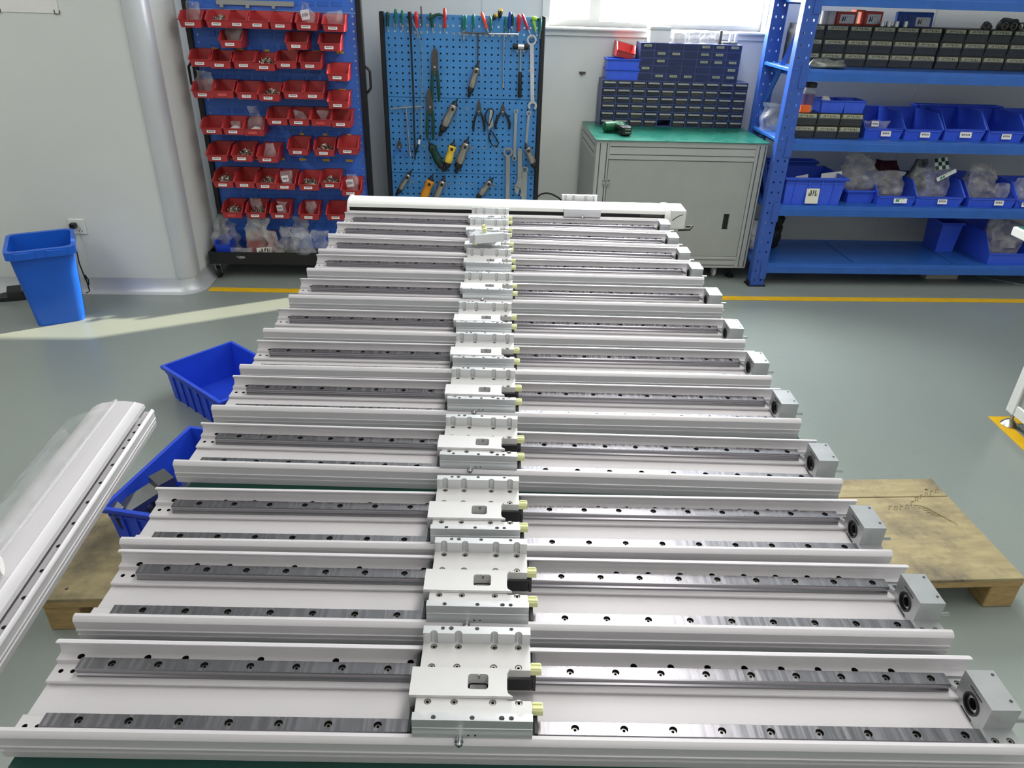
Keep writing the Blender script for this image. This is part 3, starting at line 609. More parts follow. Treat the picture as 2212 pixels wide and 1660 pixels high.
POSN = {3: ['left', 'middle', 'right']}
BINTOP = {}
k_ = 0
for r, row in enumerate(RED):
    sc = S5 if r < 5 else S6
    for c, (xa, xb, yb) in enumerate(row):
        lon = (r, c) in ((3, 3), (5, 0), (5, 1), (5, 2), (6, 0), (6, 1), (6, 2), (6, 3), (6, 4)); D = RD+.03 if lon else RD
        fv = PV-.008-D
        a, b = at_v(*sc(xa+6, yb), fv), at_v(*sc(xb-6, yb), fv); u, z = (a.x+b.x)/2, (a.z+b.z)/2+.001
        n = len(row); pos = (ORD[c]+' from the left') if c < n-1 else 'rightmost'
        if c == 0: pos = 'leftmost'
        ex = 'holding loose screws' if (r, c) in HEAPAT and (r, c) not in BAGAT else ('with a plastic bag in it' if (r, c) in BAGAT else 'looking empty')
        if (r, c) in NOLAB: ex += ', unlabelled'
        t = T('parts_bin', 'red bin %s, %s panel row, %s' % (pos, ROWN[r], ex), 'bin', RM(u, fv, z), RA, 'red bins on the louvred panel')
        OB('bin_body', RBL if lon else RBM, 'bin_red', t, solid=.0034)
        if (r, c) not in NOLAB: OB('label', LBL, 'label_print', t, (-.004, -.0095, .0175), (R(-18), 0, 0))
        else: OB('label', LBL.copy() if 0 else MB().box(-.024, -.0012, -.0085, .024, 0, .0085), 'bin_red', t, (-.004, -.0095, .0175), (R(-18), 0, 0), label='bare label slot')
        if (r, c) in HEAPAT:
            h = OB('screw_heap', HEAPS[k_ % 4], 'screw_metal', None, RM(u, fv+.052, z+.003), RA); k_ += 1
            h.scale = (1, .9, .7 if (r, c) in ((0, 4), (3, 4), (4, 3), (5, 3), (0, 2), (5, 0)) else 1.9)
            tag(h, 'loose screws in red bin %s, %s panel row' % (pos if c not in (0, n-1) else pos, ROWN[r]), 'screws', 'loose screws in the red bins', 'stuff')
        if (r, c) in BAGAT:
            w_, hh, pk = BAGAT[(r, c)]; g = T('plastic_bag', 'clear plastic bag in red bin %s, %s panel row' % (pos, ROWN[r]), 'bag', RM(u, fv+.06, z+.004), RA+rnd.uniform(-.3, .3), 'plastic bags in the red bins')
            OB('film_bag', bag_mesh(w_, .045, hh, r*7+c, .8), 'bag_clear', g)
            if pk: OB('paper_slip', MB().box(-w_*.32, -.004, hh*.35, w_*.32, -.001, hh*.75), 'label_print', g, (0, -.018, 0), (R(-8), R(-10), 0))
            if (r, c) in WHITE_PACK: OB('white_packet', MB().prism([(-.03, 0), (.03, 0), (.024, .022), (-.004, .03), (-.028, .016)], -.012, .012, 'y'), 'paper', g, (0, -.02, .01))
# bags and boxes lying in the tray of the cart
Q = lambda x, y: (440+x/7.9, 470+y/7.9)
TB = [(330, 560, 300, .26, 'tall limp plastic bag leaning out at the left end of the cart tray'), (560, 560, 200, .24, 'narrow pointed plastic bag near the left post over the cart tray'), (640, 560, 330, .075, 'flat plastic bag of screws beside the blue box in the tray'),
      (930, 560, 330, .245, 'tall frosted bag standing behind the paper note in the tray'), (1230, 570, 250, .18, 'square frosted bag right of the paper note in the tray'), (1430, 575, 270, .19, 'crumpled whitish bag in the middle of the tray'),
      (1660, 560, 260, .24, 'clear bag with a wide open mouth at the back of the tray'), (1740, 590, 330, .20, 'pointed clear bag hanging over the front edge of the tray'), (1990, 590, 240, .17, 'round clear bag at the right end of the tray')]
for i, (x, y, wz, hh, lb) in enumerate(TB):
    v = 4.36 if i in (2, 4, 7) else 4.42 if i in (0, 3, 5, 8) else 4.47
    p = at_v(*Q(x, y), v); g = OB('plastic_bag', bag_mesh(wz/7.9*.0029, .09 if i in (2, 5, 7) else .05, hh, 31+i, .55 if i in (0, 1, 7) else .85), 'bag_frosted' if i in (3, 4, 5) else 'bag_clear', None, RM(p.x, v, .115), RA)
    tag(g, lb, 'bag', 'plastic bags in the cart tray')
p = at_v(*Q(370, 500), 4.40); tag(OB('small_box', stack_bin_mesh(.085, .14, .115, .10, .01), 'crate_blue', None, RM(p.x, 4.36, .113), RA, solid=.003), 'blue plastic box standing at the left end of the black cart tray', 'bin')
p = at_v(*Q(960, 430), 4.42); tag(OB('parts_bin', stack_bin_mesh(.16, .10, .13, .10, .03), 'bin_red', None, RM(p.x, 4.43, .113), RA, solid=.003), 'red bin standing in the cart tray among the bags', 'bin')
p = at_v(*Q(1010, 520), 4.325); tag(OB('paper_note', MB().box(-.046, -.0008, 0, .046, 0, .058), 'label_hand', None, RM(p.x, 4.352, .135), (R(-12), R(-5), RA)), 'white paper note tucked behind the front edge of the tray', 'paper')
# ================================================================ tool board
BV = 4.727
bc, BW = -.065, .485
board = T('tool_board', 'blue perforated tool board in a dark frame, hung with hand tools', 'tool board', RM(bc, BV, 0), RA)
for i, (z0, z1) in enumerate(((.125, .5765), (.5795, 1.0305), (1.0335, 1.487))):
    cols = [-.437+.038*k for k in range(24)]; rows = [z1-.019-.0376*k for k in range(12)]
    us, zs = cut_grid(cols, rows, .0098); us = [-.456]+us+[.456]; zs = [z0]+zs+[z1]
    OB('perforated_panel', sheet(us, zs, lambda a, b: a % 2 == 1 and b % 2 == 1, .012), 'board_blue', board)
OB('rear_panel', MB().box(-.456, .032, .125, .456, .036, 1.37), 'black_paint', board)  # unseen black sheet added behind the panels so the lower holes look dark
for x in (-.484, .456): OB('post', MB().box(x, -.018, .06, x+.028, .03, 1.495, .004), 'black_paint', board)
OB('top_rail', MB().box(-.456, .012, 1.455, .456, .03, 1.486), 'board_blue', board); OB('foot', MB().box(-.484, -.2, 0, -.456, .22, .06), 'black_paint', board); OB('foot', MB().box(.456, -.2, 0, .484, .22, .06), 'black_paint', board)
K = 3.7725
def B(x, y, off=.02):                         # board coordinates of a point of the enlarged view
    p = at_v(800+x/K, y/K, BV-off); return Vector((p.x, -off, p.z))
HOOK = MB().tube([(0, 0, 0), (0, -.010, 0), (0, -.022, .002), (0, -.026, .010)], .0022, 6).tube([(0, -.001, 0), (0, -.003, 0)], .008, 10).done('hook')
for x, y in [(200, 205), (255, 205), (308, 205), (468, 205), (520, 205), (573, 212), (626, 212), (365, 265), (415, 265), (680, 272), (733, 276), (787, 280), (840, 285), (893, 285), (946, 288), (1000, 288), (1050, 292), (1104, 290), (1155, 293), (783, 885), (437, 1190), (340, 1190), (545, 1195), (832, 1203), (930, 1207), (1025, 1212), (348, 1485), (637, 1495), (735, 1498), (828, 1500), (1015, 1505), (1200, 415), (1250, 415), (1298, 575), (1218, 1226), (1187, 905), (1292, 915), (1258, 1384), (1125, 1222), (1315, 303), (275, 868), (375, 885)]:
    p = B(x, y, 0); OB('hook', HOOK, 'hinge_zinc', board, (p.x-bc, 0, p.z))
def tool(name, label, cat, x, y, off=.022, group=None):
    p = B(x, y, off); return T(name, label, cat, RM(p.x, BV-off, p.z), RA, group), p
def loc(x, y, o, off=.022): q = B(x, y, off); return Vector((q.x-o.x, 0, q.z-o.z))
C2 = lambda x, y: ((20+x/5.978)*K, (y/5.978)*K)   # the closer enlargement of the head of the board
SDR = MB()
def driver(x0, y0, x1, y1, col, lb, r=.0115, shaft=.10, dark='bright_steel'):
    a = C2(x0, y0); b = C2(x1, y1); t, o = tool('screwdriver', lb, 'screwdriver', *b, .024, 'screwdrivers along the head of the board'); q = loc(*a, o, .024); L = q.length; d = q.normalized()
    OB('handle', MB().tube([d*(L*s) for s in (.0, .02, .08, .25, .45, .75, .92, 1)], [r*s for s in (.55, .75, .85, .75, .95, 1, .85, .45)], 10), col, t)
    OB('shaft', MB().tube([d*.004, -d*.022, -d*shaft], .0032, 8), dark, t)
for i, (x0, y0, x1, y1, col, lb, r, sh) in enumerate([
    (103, 150, 103, 340, 'tool_green', 'dark green screwdriver handle against the left post of the board', .011, .03), (207, 115, 210, 305, 'tool_teal', 'leftmost of the two upright teal screwdrivers at the upper left', .0105, .03),
    (293, 130, 297, 320, 'tool_teal', 'second upright teal screwdriver, next to the black rod', .0105, .03), (470, 150, 482, 365, 'tool_red', 'stout red screwdriver beside the black rod', .0125, .05),
    (840, 100, 842, 360, 'tool_red', 'long slim red handle rising above the board edge', .0105, .02), (660, 165, 682, 355, 'tool_green', 'dark green screwdriver under the curved green arm', .011, .03),
    (1077, 195, 1080, 390, 'tool_teal', 'left one of the touching pair of teal screwdrivers', .0095, .05), (1108, 193, 1100, 385, 'tool_teal', 'right one of the touching pair of teal screwdrivers', .0095, .05),
    (1215, 180, 1212, 370, 'tool_teal', 'single teal screwdriver with a short bright shaft near the middle', .0095, .03), (1425, 205, 1440, 400, 'tool_teal', 'teal screwdriver between the orange handle and the black grips', .0095, .03),
    (1632, 210, 1628, 405, 'tool_teal', 'teal screwdriver right of the yellow-ended grips', .0095, .03), (1685, 150, 1678, 375, 'tool_blue', 'blue screwdriver handle right of the middle', .010, .02),
    (1722, 175, 1716, 340, 'tool_green', 'dark green screwdriver behind the blue one', .0085, .02), (1800, 185, 1797, 405, 'tool_red', 'upright red screwdriver right of the blue one', .0125, .05),
    (1840, 175, 1922, 385, 'tool_red', 'red handle leaning to the right beside the upright red screwdriver', .0085, .02), (1315, 155, 1388, 370, 'tool_orange', 'orange-red handle leaning to the right near the middle', .0105, .02),
    (2078, 215, 2072, 405, 'tool_teal', 'teal screwdriver at the right post of the board', .010, .04)]):
    driver(x0, y0, x1, y1, col, lb, r, sh)
def stick(name, lb, cat, pts, r, m, off=.03, n=8):
    t, o = tool(name, lb, cat, *pts[0], off); me = MB().tube([loc(*p, o, off) for p in pts], r, n).done(name); me.materials.append(M[m])
    t2 = bpy.data.objects.new(name, me); COL.objects.link(t2); t2.location = t.location; t2.rotation_euler = t.rotation_euler; tag(t2, lb, cat); bpy.data.objects.remove(t); t2.name = name; return t2, o
stick('rod', 'long black rod hanging down the left of the tool board', 'rod', [(318, 95), (322, 140), (330, 300), (348, 700), (362, 1190), (366, 1300)], [.010, .011, .0055, .0055, .0055, .004], 'black_plastic', .034)
stick('rod', 'thin brown metal rod standing above the board edge', 'rod', [(413, 50), (420, 215)], .0042, 'dark_steel', .02)
cb, o = tool('pick_up_tool', 'grey flexible pick-up cable hanging in a curve beside the black rod', 'cable tool', 340, 165, .03)
OB('cable', MB().tube([loc(*p, o, .03) for p in [(340, 165), (375, 240), (405, 320), (422, 430), (424, 560), (420, 800), (416, 1000), (410, 1100)]], .0032, 8), 'cable_grey', cb)
OB('grip', MB().tube([loc(*p, o, .03) for p in [(410, 1100), (402, 1140), (372, 1240), (366, 1270)]], [.004, .0065, .0065, .003], 8), 'black_plastic', cb); OB('collar', MB().tube([loc(*p, o, .03) for p in [(401, 1135), (394, 1175)]], .0075, 8), 'paper', cb); OB('tip', MB().tube([loc(*p, o, .03) for p in [(366, 1270), (352, 1320)]], [.003, .001], 6), 'dark_steel', cb)
def tee(lb, a, b, c, d, m, m2, off):
    t, o = tool('tee_handle_wrench', lb, 'wrench', *a, off); OB('cross_bar', MB().tube([loc(*a, o, off), loc(*b, o, off)], .0046, 8), m, t)
    q = [loc(*c, o, off), loc(*d, o, off)]; e = (q[1]-q[0]).normalized(); OB('stem', MB().tube([q[0], q[1]-e*.03, q[1]-e*.028, q[1]], [.0042, .0042, .0068, .0068], 8), m2, t)
tee('black tee-handled wrench hanging at the head of the board', (762, 266), (968, 274), (878, 274), (873, 560), 'dark_steel', 'dark_steel', .026)
tee('silver tee-handled wrench hanging at the upper right of the board', (965, 275), (1210, 278), (1090, 278), (1083, 715), 'bright_steel', 'bright_steel', .030)
tee('small silver tee-handled wrench with a tilted bar at the left', (168, 884), (412, 866), (290, 880), (325, 1272), 'bright_steel', 'bright_steel', .024)
def snips(lb, tip, piv, h1, h2):
    t, o = tool('tin_snips', lb, 'snips', *piv); P = lambda q: loc(*q, o)
    tp, a, b = P(tip), P(h1), P(h2); m = Vector((0, 0, 0)); fl = lambda v: (v.x, v.z)
    OB('blades', MB().prism([fl(tp), (tp.x+.018, tp.z*.72), (.020, -.012), (b.x*.5+.012, b.z*.22), (a.x*.5-.012, a.z*.22), (-.020, -.012), (tp.x-.018, tp.z*.72)], -.006, .004, 'y'), 'dark_steel', t)
    for q, s in ((a, -1), (b, 1)): OB('grip', MB().tube([Vector((s*.013, -.002, -.02)), Vector((lerp(s*.018, q.x, .4), -.002, q.z*.4)), Vector((q.x*1.05, -.002, q.z*.75)), q], [.008, .0095, .0095, .006], 8), 'tool_green', t)
    OB('pivot_bolt', MB().tube([(0, -.012, 0), (0, -.004, 0)], .006, 10), 'bright_steel', t)
snips('upper pair of tin snips with dark green grips, point up', (525, 378), (525, 545), (507, 828), (560, 828)); snips('lower pair of tin snips with dark green grips, overlapping the dark green air tool', (480, 715), (488, 870), (468, 1140), (514, 1140))
def pliers(lb, tip, piv, h1, h2, m, r=.0065):
    t, o = tool('pliers', lb, 'pliers', *piv); P = lambda q: loc(*q, o); tp, a, b = P(tip), P(h1), P(h2); w_ = min(.0145, max(.006, tp.z*.42))
    OB('jaws', MB().prism([(-.003, tp.z), (.003, tp.z), (w_*.7, tp.z*.62), (w_, tp.z*.1), (w_*.9, -.010), (-w_*.9, -.010), (-w_, tp.z*.1), (-w_*.7, tp.z*.62)], -.006, .004, 'y'), 'dark_steel', t)
    for q, s in ((a, -1), (b, 1)): OB('grip', MB().tube([Vector((s*w_*.7, -.001, -.006)), Vector((q.x*.72, -.001, q.z*.32)), Vector((q.x*1.02, -.001, q.z*.72)), q], [r*.8, r, r, r*.8], 8), m, t)
    OB('pivot_bolt', MB().tube([(0, -.010, 0), (0, -.004, 0)], .005, 10), 'bright_steel', t)
pliers('black-handled combination pliers left of the scissors', (885, 812), (884, 908), (840, 1072), (930, 1072), 'black_plastic', .0075); pliers('wide black-handled pliers right of the scissors', (1079, 848), (1079, 910), (1020, 1052), (1134, 1052), 'black_plastic', .0085)
pliers('small blue-handled pliers at the lower left of the board', (237, 1142), (237, 1196), (200, 1296), (290, 1296), 'panel_blue', .004)
sc_, o = tool('scissors', 'black-handled scissors hanging between the two black pliers', 'scissors', 978, 1040)
P = lambda *q: loc(*q, o)
OB('handle_loop', MB().tube([P(985, 1060), P(965, 1100), P(970, 1150), P(1000, 1190), P(1035, 1190), P(1045, 1165), P(1020, 1120), P(990, 1075)], .0046, 8), 'black_plastic', sc_)
OB('handle_loop', MB().tube([P(968, 1025), P(940, 985), P(938, 930), P(960, 890), P(990, 885), P(1003, 905), P(995, 950), P(968, 1025)], .0046, 8), 'black_plastic', sc_)
OB('blade', MB().prism([(q.x, q.z) for q in (P(975, 895), P(996, 893), P(1000, 1025), P(965, 1060), P(962, 1040))], -.003, .001, 'y'), 'bright_steel', sc_)
hm, o = tool('mallet', 'black rubber mallet with a steel shaft at the upper right of the board', 'mallet', 1224, 405, .034)
P = lambda *q: loc(*q, o, .034)
OB('head', MB().tube([P(1160, 378), P(1164, 378), P(1200, 380), P(1202, 380), P(1252, 381), P(1254, 381), P(1286, 383), P(1290, 383)], [.012, .0155, .0155, .0165, .0165, .0155, .0155, .012], 14), ('black_rubber',), hm); OB('steel_band', MB().tube([P(1203, 380), P(1251, 381)], .0175, 14), 'bright_steel', hm)
OB('shaft', MB().tube([P(1225, 400), P(1221, 590)], .0062, 8), 'bright_steel', hm); OB('grip', MB().tube([P(1221, 585), P(1221, 600), P(1217, 780), P(1217, 796)], [.008, .0115, .0125, .011], 10), 'black_rubber', hm)
def wrench(lb, top, bot, rt, rb, wd, m='bright_steel', off=.022, openb=False, ops=False):
    wd *= 1.35; rt *= 1.25; rb *= 1.1
    t, o = tool('wrench', lb, 'wrench', *top, off, 'wrenches on the right of the board'); b = loc(*bot, o, off); d = b.normalized(); n = Vector((-d.z, 0, d.x))
    def ring(c, ro, ri): return MB().prism(circ(c.x, c.z, ro, 18), -.006, .004, 'y', 0, [circ(c.x, c.z, ri, 14)])
    OB('ring_end', ring(Vector((0, 0, 0)), rt, rt*.64), m, t)
    e = b-d*(rb*.85 if rb else 0); a = d*rt*.85
    OB('shank', MB().prism([((a+n*wd).x, (a+n*wd).z), ((e+n*wd).x, (e+n*wd).z), ((e-n*wd).x, (e-n*wd).z), ((a-n*wd).x, (a-n*wd).z)], -.004, .003, 'y'), m, t)
    if rb and not openb: OB('ring_end', ring(b, rb, rb*.6), m, t)
    if openb:
        pts = [(b.x+rb*math.cos(PI/2+s), b.z+rb*math.sin(PI/2+s)) for s in [R(k) for k in range(-145, 146, 20)]]; pin = [(b.x+rb*.52*math.cos(PI/2+s), b.z+rb*.52*math.sin(PI/2+s)) for s in [R(k) for k in range(145, -146, -29)]]
        OB('open_jaw', MB().prism(pts+pin, -.006, .004, 'y'), m, t)
wrench('longest combination wrench, ring up, hanging beside the right post', (1315, 325), (1321, 862), .0235, .026, .0085, openb=True)
wrench('slim double-ring wrench right of the pliers', (1187, 908), (1174, 1290), .0105, .0135, .0065)
wrench('short bent ring wrench hanging above the grey air tool', (1292, 922), (1268, 1190), .0125, 0, .0052, 'bright_steel')
wrench('big ratchet ring wrench at the lower right of the board', (1122, 1238), (1118, 1640), .024, .022, .0095)
wrench('flat ring wrench hanging lowest at the right', (1258, 1382), (1250, 1680), .0165, 0, .0125)
aw, o = tool('adjustable_wrench', 'adjustable wrench hanging jaw down between two ring wrenches', 'wrench', 1217, 1226)
P = lambda *q: (loc(*q, o).x, loc(*q, o).z)
OB('shank', MB().prism([P(1203, 1215), P(1217, 1206), P(1231, 1215), P(1236, 1250), P(1232, 1450), P(1243, 1490), P(1195, 1490), P(1200, 1450), P(1200, 1250)], -.004, .004, 'y', 0, [[(x*1, y) for x, y in circ(0, 0, .004, 10)]]), 'bright_steel', aw)
OB('fixed_jaw', MB().prism([P(1243, 1488), P(1250, 1530), P(1252, 1560), P(1230, 1600), P(1218, 1600), P(1228, 1556), P(1220, 1532), P(1172, 1512), P(1195, 1488)], -.006, .006, 'y'), 'bright_steel', aw); OB('moving_jaw', MB().prism([P(1172, 1516), P(1218, 1536), P(1196, 1590), P(1184, 1572)], -.005, .005, 'y'), 'bright_steel', aw)
def air_tool(lb, nose, tail, body, lever=-1, r=.021, off=.040, dark='black_plastic'):
    r *= 1.3; off += .006
    t, o = tool('air_tool', lb, 'air tool', *nose, off, 'air tools on the board'); q = loc(*tail, o, off); L = q.length; d = q.normalized(); n = Vector((-d.z, 0, d.x))*lever
    OB('nose', MB().tube([d*(L*s) for s in (0, .05, .10, .15, .19)], [.0035, .0055, .0075, r*.72, r*.8], 10), dark, t)
    OB('body', MB().tube([d*(L*s) for s in (.17, .20, .33, .36, .55, .68, .72)], [r*.7, r*.95, r*.98, r*.86, r, r*.97, r*.8], 14), body, t)
    OB('trigger_button', MB().tube([d*(L*.27)+Vector((0, -r*.8, 0)), d*(L*.27)+Vector((0, -r*1.1, 0))], .0095, 12), dark, t)
    OB('tail', MB().tube([d*(L*s) for s in (.70, .73, .84, .87, .9, .97, 1)], [r*.8, r*.86, r*.8, r*.5, r*.42, r*.42, r*.2], 12), dark, t)
    OB('lever', MB().tube([d*(L*.20)+n*r*.9, d*(L*.26)+n*r*1.35, d*(L*.50)+n*r*2.1], .0016, 6), 'hinge_zinc', t)
air_tool('slim bright silver air tool hanging under the black tee-handle', (885, 500), (800, 795), 'tool_silver', 1, .017); air_tool('dull silver air tool left of centre below the panel joint', (712, 803), (563, 1108), 'tool_silver', 1, .0215)
air_tool('dark green air tool leaning the other way under the lower snips', (472, 1145), (600, 1400), 'tool_dark_green', -1, .0205, .045); air_tool('bright yellow air tool', (685, 1142), (612, 1395), 'tool_yellow', 1, .0195, .045)
air_tool('dull silver air tool right of the yellow one', (802, 1112), (697, 1412), 'tool_silver', 1, .0215); air_tool('small grey and black air tool at the lower left', (338, 1385), (208, 1600), 'tool_silver', 1, .0145)
air_tool('orange air tool at the foot of the board', (512, 1418), (400, 1700), 'tool_amber', 1, .022); air_tool('slim polished air tool right of the orange one', (612, 1430), (505, 1690), 'tool_silver', 1, .0175)
air_tool('grey air tool at the foot of the board right of the middle', (1005, 1443), (855, 1640), 'tool_silver', 1, .017); air_tool('grey air tool leaning against the right post', (1262, 1165), (1350, 1390), 'tool_silver', -1, .0175, .040)
hg, o = tool('hand_drill_arm', 'dark green curved arm hooked over the head of the board', 'arm', *C2(690, 200), .03)
OB('arm', MB().tube([loc(*C2(*q), o, .03) for q in [(620, 245), (690, 215), (720, 195), (770, 185), (830, 200)]], [.007, .010, .009, .0075, .006], 8), 'tool_green', hg); OB('clip', MB().box(-.014, .0, -.012, .008, .014, .004, .002), 'black_plastic', hg)
for lb, a, b in (('lower of the two black grips with yellow ends', (1468, 250), (1502, 200)), ('upper of the two black grips with yellow ends', (1550, 225), (1562, 140))):
    t, o = tool('grip_tool', lb, 'pliers', *C2(*a), .05); q = loc(*C2(*b), o, .05); OB('grip', MB().tube([Vector((0, .02, 0)), q*.4, q], [.009, .0135, .015], 10), 'black_plastic', t); OB('yellow_end', MB().tube([q, q+q.normalized()*.002+Vector((0, -.012, 0))], [.0125, .010], 12), 'tool_yellow', t)
lg, o = tool('trimming_gun', 'lime green pistol-shaped trimmer at the upper right of the board', 'tool', *C2(1995, 235), .035)
OB('head', MB().tube([loc(*C2(*q), o, .035) for q in [(1965, 230), (1985, 235), (2010, 240), (2035, 245)]], [.009, .013, .0135, .009], 10), 'tool_lime', lg); OB('trigger_handle', MB().tube([loc(*C2(*q), o, .035) for q in [(1985, 270), (2000, 320), (2012, 370), (2020, 425)]], [.010, .0075, .0065, .0035], 8), 'tool_lime', lg); OB('nozzle', MB().tube([loc(*C2(*q), o, .035) for q in [(2030, 242), (2065, 246)]], [.009, .006], 10), 'black_plastic', lg)
cbl = tag(OB('cable', MB().tube([RM(at_v(*q, 4.77).x, 4.77, max(.006, at_v(*q, 4.77).z)) for q in [(1150, 440), (1158, 428), (1168, 420), (1180, 417), (1193, 420), (1206, 427), (1216, 436), (1223, 450), (1226, 470), (1224, 520), (1215, 580), (1195, 600)]], .0055, 8), 'black_rubber'), 'black cable looping out behind the right side of the tool board', 'cable')
# ================================================================ grey cabinet with a green mat
CU0, CU1, CV0, CV1, CZ0, CZ1 = .722, 1.751, 4.372, 5.02, .088, .862
cb = T('cabinet', 'grey aluminium-framed cabinet with green top mat under the window', 'cabinet', RM(CU0, CV0, 0), RA)
W, D = CU1-CU0, CV1-CV0
def prof_bar(mb, x0, y0, z0, x1, y1, z1): return mb.box(x0, y0, z0, x1, y1, z1, .003)
for x0, x1 in ((0, .078), (W-.068, W)):
    OB('stile', MB().box(x0, 0, CZ0, x1, .05, CZ1, .003), 'profile_alu', cb)
    for q in (.30, .82) if x0 == 0 else (.30, .78): OB('groove', MB().box(lerp(x0, x1, q)-.003, -.0006, CZ0+.01, lerp(x0, x1, q)+.003, .002, CZ1-.012), 'groove_dark', cb)
OB('top_rail', MB().box(.078, 0, CZ1-.105, W-.068, .05, CZ1, .003), 'profile_alu', cb); OB('bottom_rail', MB().box(.078, 0, CZ0, W-.068, .05, CZ0+.075, .003), 'profile_alu', cb)
for z in (CZ1-.03, CZ1-.075, CZ0+.02, CZ0+.055): OB('groove', MB().box(.084, -.0006, z-.0025, W-.074, .002, z+.0025), 'groove_dark', cb)
OB('door', MB().prism(rect(.081, CZ0+.078, W-.071, CZ1-.108), .004, .02, 'y', 0, [rect(W-.071-.125, .34, W-.071-.088, .44)]), 'cabinet_grey', cb)
dr = [c for c in cb.children if c.name.startswith('door')][0]
OB('pull_cup', MB().box(W-.071-.126, .018, .338, W-.071-.087, .03, .442), 'black_rubber', dr, label='black recessed finger pull')
hp = at_v(1311, 395, CV0); hg_ = OB('hinge', MB().box(.052, -.004, hp.z-.022, .072, 0, hp.z+.022, .001).box(.078, -.004, hp.z-.022, .098, 0, hp.z+.022, .001).tube([(.075, -.004, hp.z-.022), (.075, -.004, hp.z+.022)], .004, 8), 'hinge_zinc', dr)
for x in (.062, .088):
    for z in (-.013, .013): OB('screw', MB().tube([(x, -.004, hp.z+z), (x, -.0065, hp.z+z)], [.0042, .003], 10), 'dark_steel', hg_)
for x in (0, W-.004):
    OB('side_panel', MB().box(x, .05, CZ0+.01, x+.004, D-.05, CZ1-.02), 'cabinet_grey', cb); OB('side_rail', MB().box(x-(.001 if x == 0 else 0), .05, CZ1-.11, x+.005, D-.05, CZ1, .001), 'profile_alu', cb)
    OB('rear_stile', MB().box(x-(.001 if x == 0 else .045), D-.05, CZ0, x+(.05 if x == 0 else .005), D, CZ1, .003), 'profile_alu', cb)
    for z in (CZ1-.035, CZ1-.08): OB('groove', MB().box(x-(.0016 if x == 0 else -.004), .06, z-.003, x+(0 if x == 0 else .0056), D-.06, z+.003), 'groove_dark', cb)
OB('rear_panel', MB().box(.05, D-.01, CZ0, W-.05, D, CZ1), 'cabinet_grey', cb); OB('base_panel', MB().box(.004, .05, CZ0, W-.004, D-.01, CZ0+.01), 'cabinet_grey', cb)
OB('top_board', MB().box(-.004, -.008, CZ1, W+.004, D+.004, CZ1+.004), 'profile_alu', cb); OB('top_mat', MB().prism(rrect(-.006, -.014, W+.008, D+.004, .02), CZ1+.004, CZ1+.008, 'z'), 'mat_green_worn', cb)
for x in (.10, W-.17):
    for y in (.09, D-.1): caster(cb, x, y, CZ0, .030, .020, 'white_paint', 'wall_trim')
for x in (.05, W-.06): OB('levelling_foot', MB().tube([(x, .09, 0), (x, .09, .006), (x, .09, .020), (x, .09, .022), (x, .09, CZ0)], [.030, .030, .014, .006, .006], 14), 'black_rubber', cb)
MATZ = CZ1+.008
# drawer organisers
def organiser(label, u0, u1, v, z0, z1, depth, nc, nr, body, front, kind, rz=RA, skip=()):
    t = T('drawer_organiser', label, 'drawer unit', RM(u0, v, z0), rz); w_, h_ = u1-u0, z1-z0
    mb = MB(); cw, ch = w_/nc, h_/nr
    xs = sorted({0, w_} | {round(i*cw+s, 5) for i in range(nc) for s in (.004, cw-.004)}); zs = sorted({0, h_} | {round(j*ch+s, 5) for j in range(nr) for s in (.004, ch-.004)})
    OB('case', sheet(xs, zs, lambda a, b: a % 2 == 1 and b % 2 == 1, depth*.85), body, t)
    OB('case_back', MB().box(0, depth*.85, 0, w_, depth, h_, .002), body, t)
    if kind == 'pull':
        dm = MB().box(.0045, -.003, .0045, cw-.0045, depth*.7, ch-.0045, .002).done('drawer'); pm = MB().prism([(-.003, ch*.80), (-.013, ch*.76), (-.015, ch*.60), (-.012, ch*.60), (-.010, ch*.70), (-.003, ch*.72)], cw*.12, cw*.88, 'x').done('pull'); lm = None
        cm_ = MB().box(cw*.16, -.0042, ch*.12, cw*.84, -.003, ch*.5, .0005).done('contents_window')
    else:
        dm = MB().prism([(-.003, .0045), (-.012, ch*.60), (-.003, ch-.006), (depth*.7, ch-.006), (depth*.7, .0045)] if kind == 'scoop' else [(-.002, .0045), (-.004, ch-.0045), (depth*.7, ch-.0045), (depth*.7, .0045)], .0045, cw-.0045, 'x').done('drawer')
        lm = (MB().box(cw*.08, -.0135, ch*.66, cw*.92, -.0035, ch*.94, .001) if kind == 'scoop' else MB().box(cw*.22, -.0052, ch*.50, cw*.74, -.0036, ch*.80)).done('label')
    for r in range(nr):
        for c in range(nc):
            if (r, c) in skip: continue
            d = OB('drawer', dm, front, t, (c*cw, rnd.uniform(-.002, .001), (nr-1-r)*ch))
            if kind == 'pull':
                OB('pull', pm, 'drawer_pull', d)
                if rnd.random() < .45: OB('contents_window', cm_, 'dark_steel', d)
            elif rnd.random() < (.8 if kind == 'label' else 1): OB('label', lm, 'label_drawer', d)
    return t
OV = 4.865
a, b = at_v(1302, 170, OV), at_v(1617, 182, OV)
organiser('lower navy drawer unit with six rows of small drawers on the green cabinet mat', a.x, b.x, OV, MATZ, (a.z+b.z)/2, .15, 10, 6, 'navy_plastic', 'drawer_smoke', 'pull', skip=((5, 4),))
ZT = (a.z+b.z)/2
a2, b2 = at_v(1385, 93, OV+.01), at_v(1604, 100, OV+.01)
organiser('upper navy drawer unit with pale paper labels, stacked under the window', a2.x, b2.x, OV+.01, ZT+.001, (a2.z+b2.z)/2+.004, .14, 7, 5, 'navy_plastic', 'navy_drawer', 'label')
ZT2 = (a2.z+b2.z)/2+.004
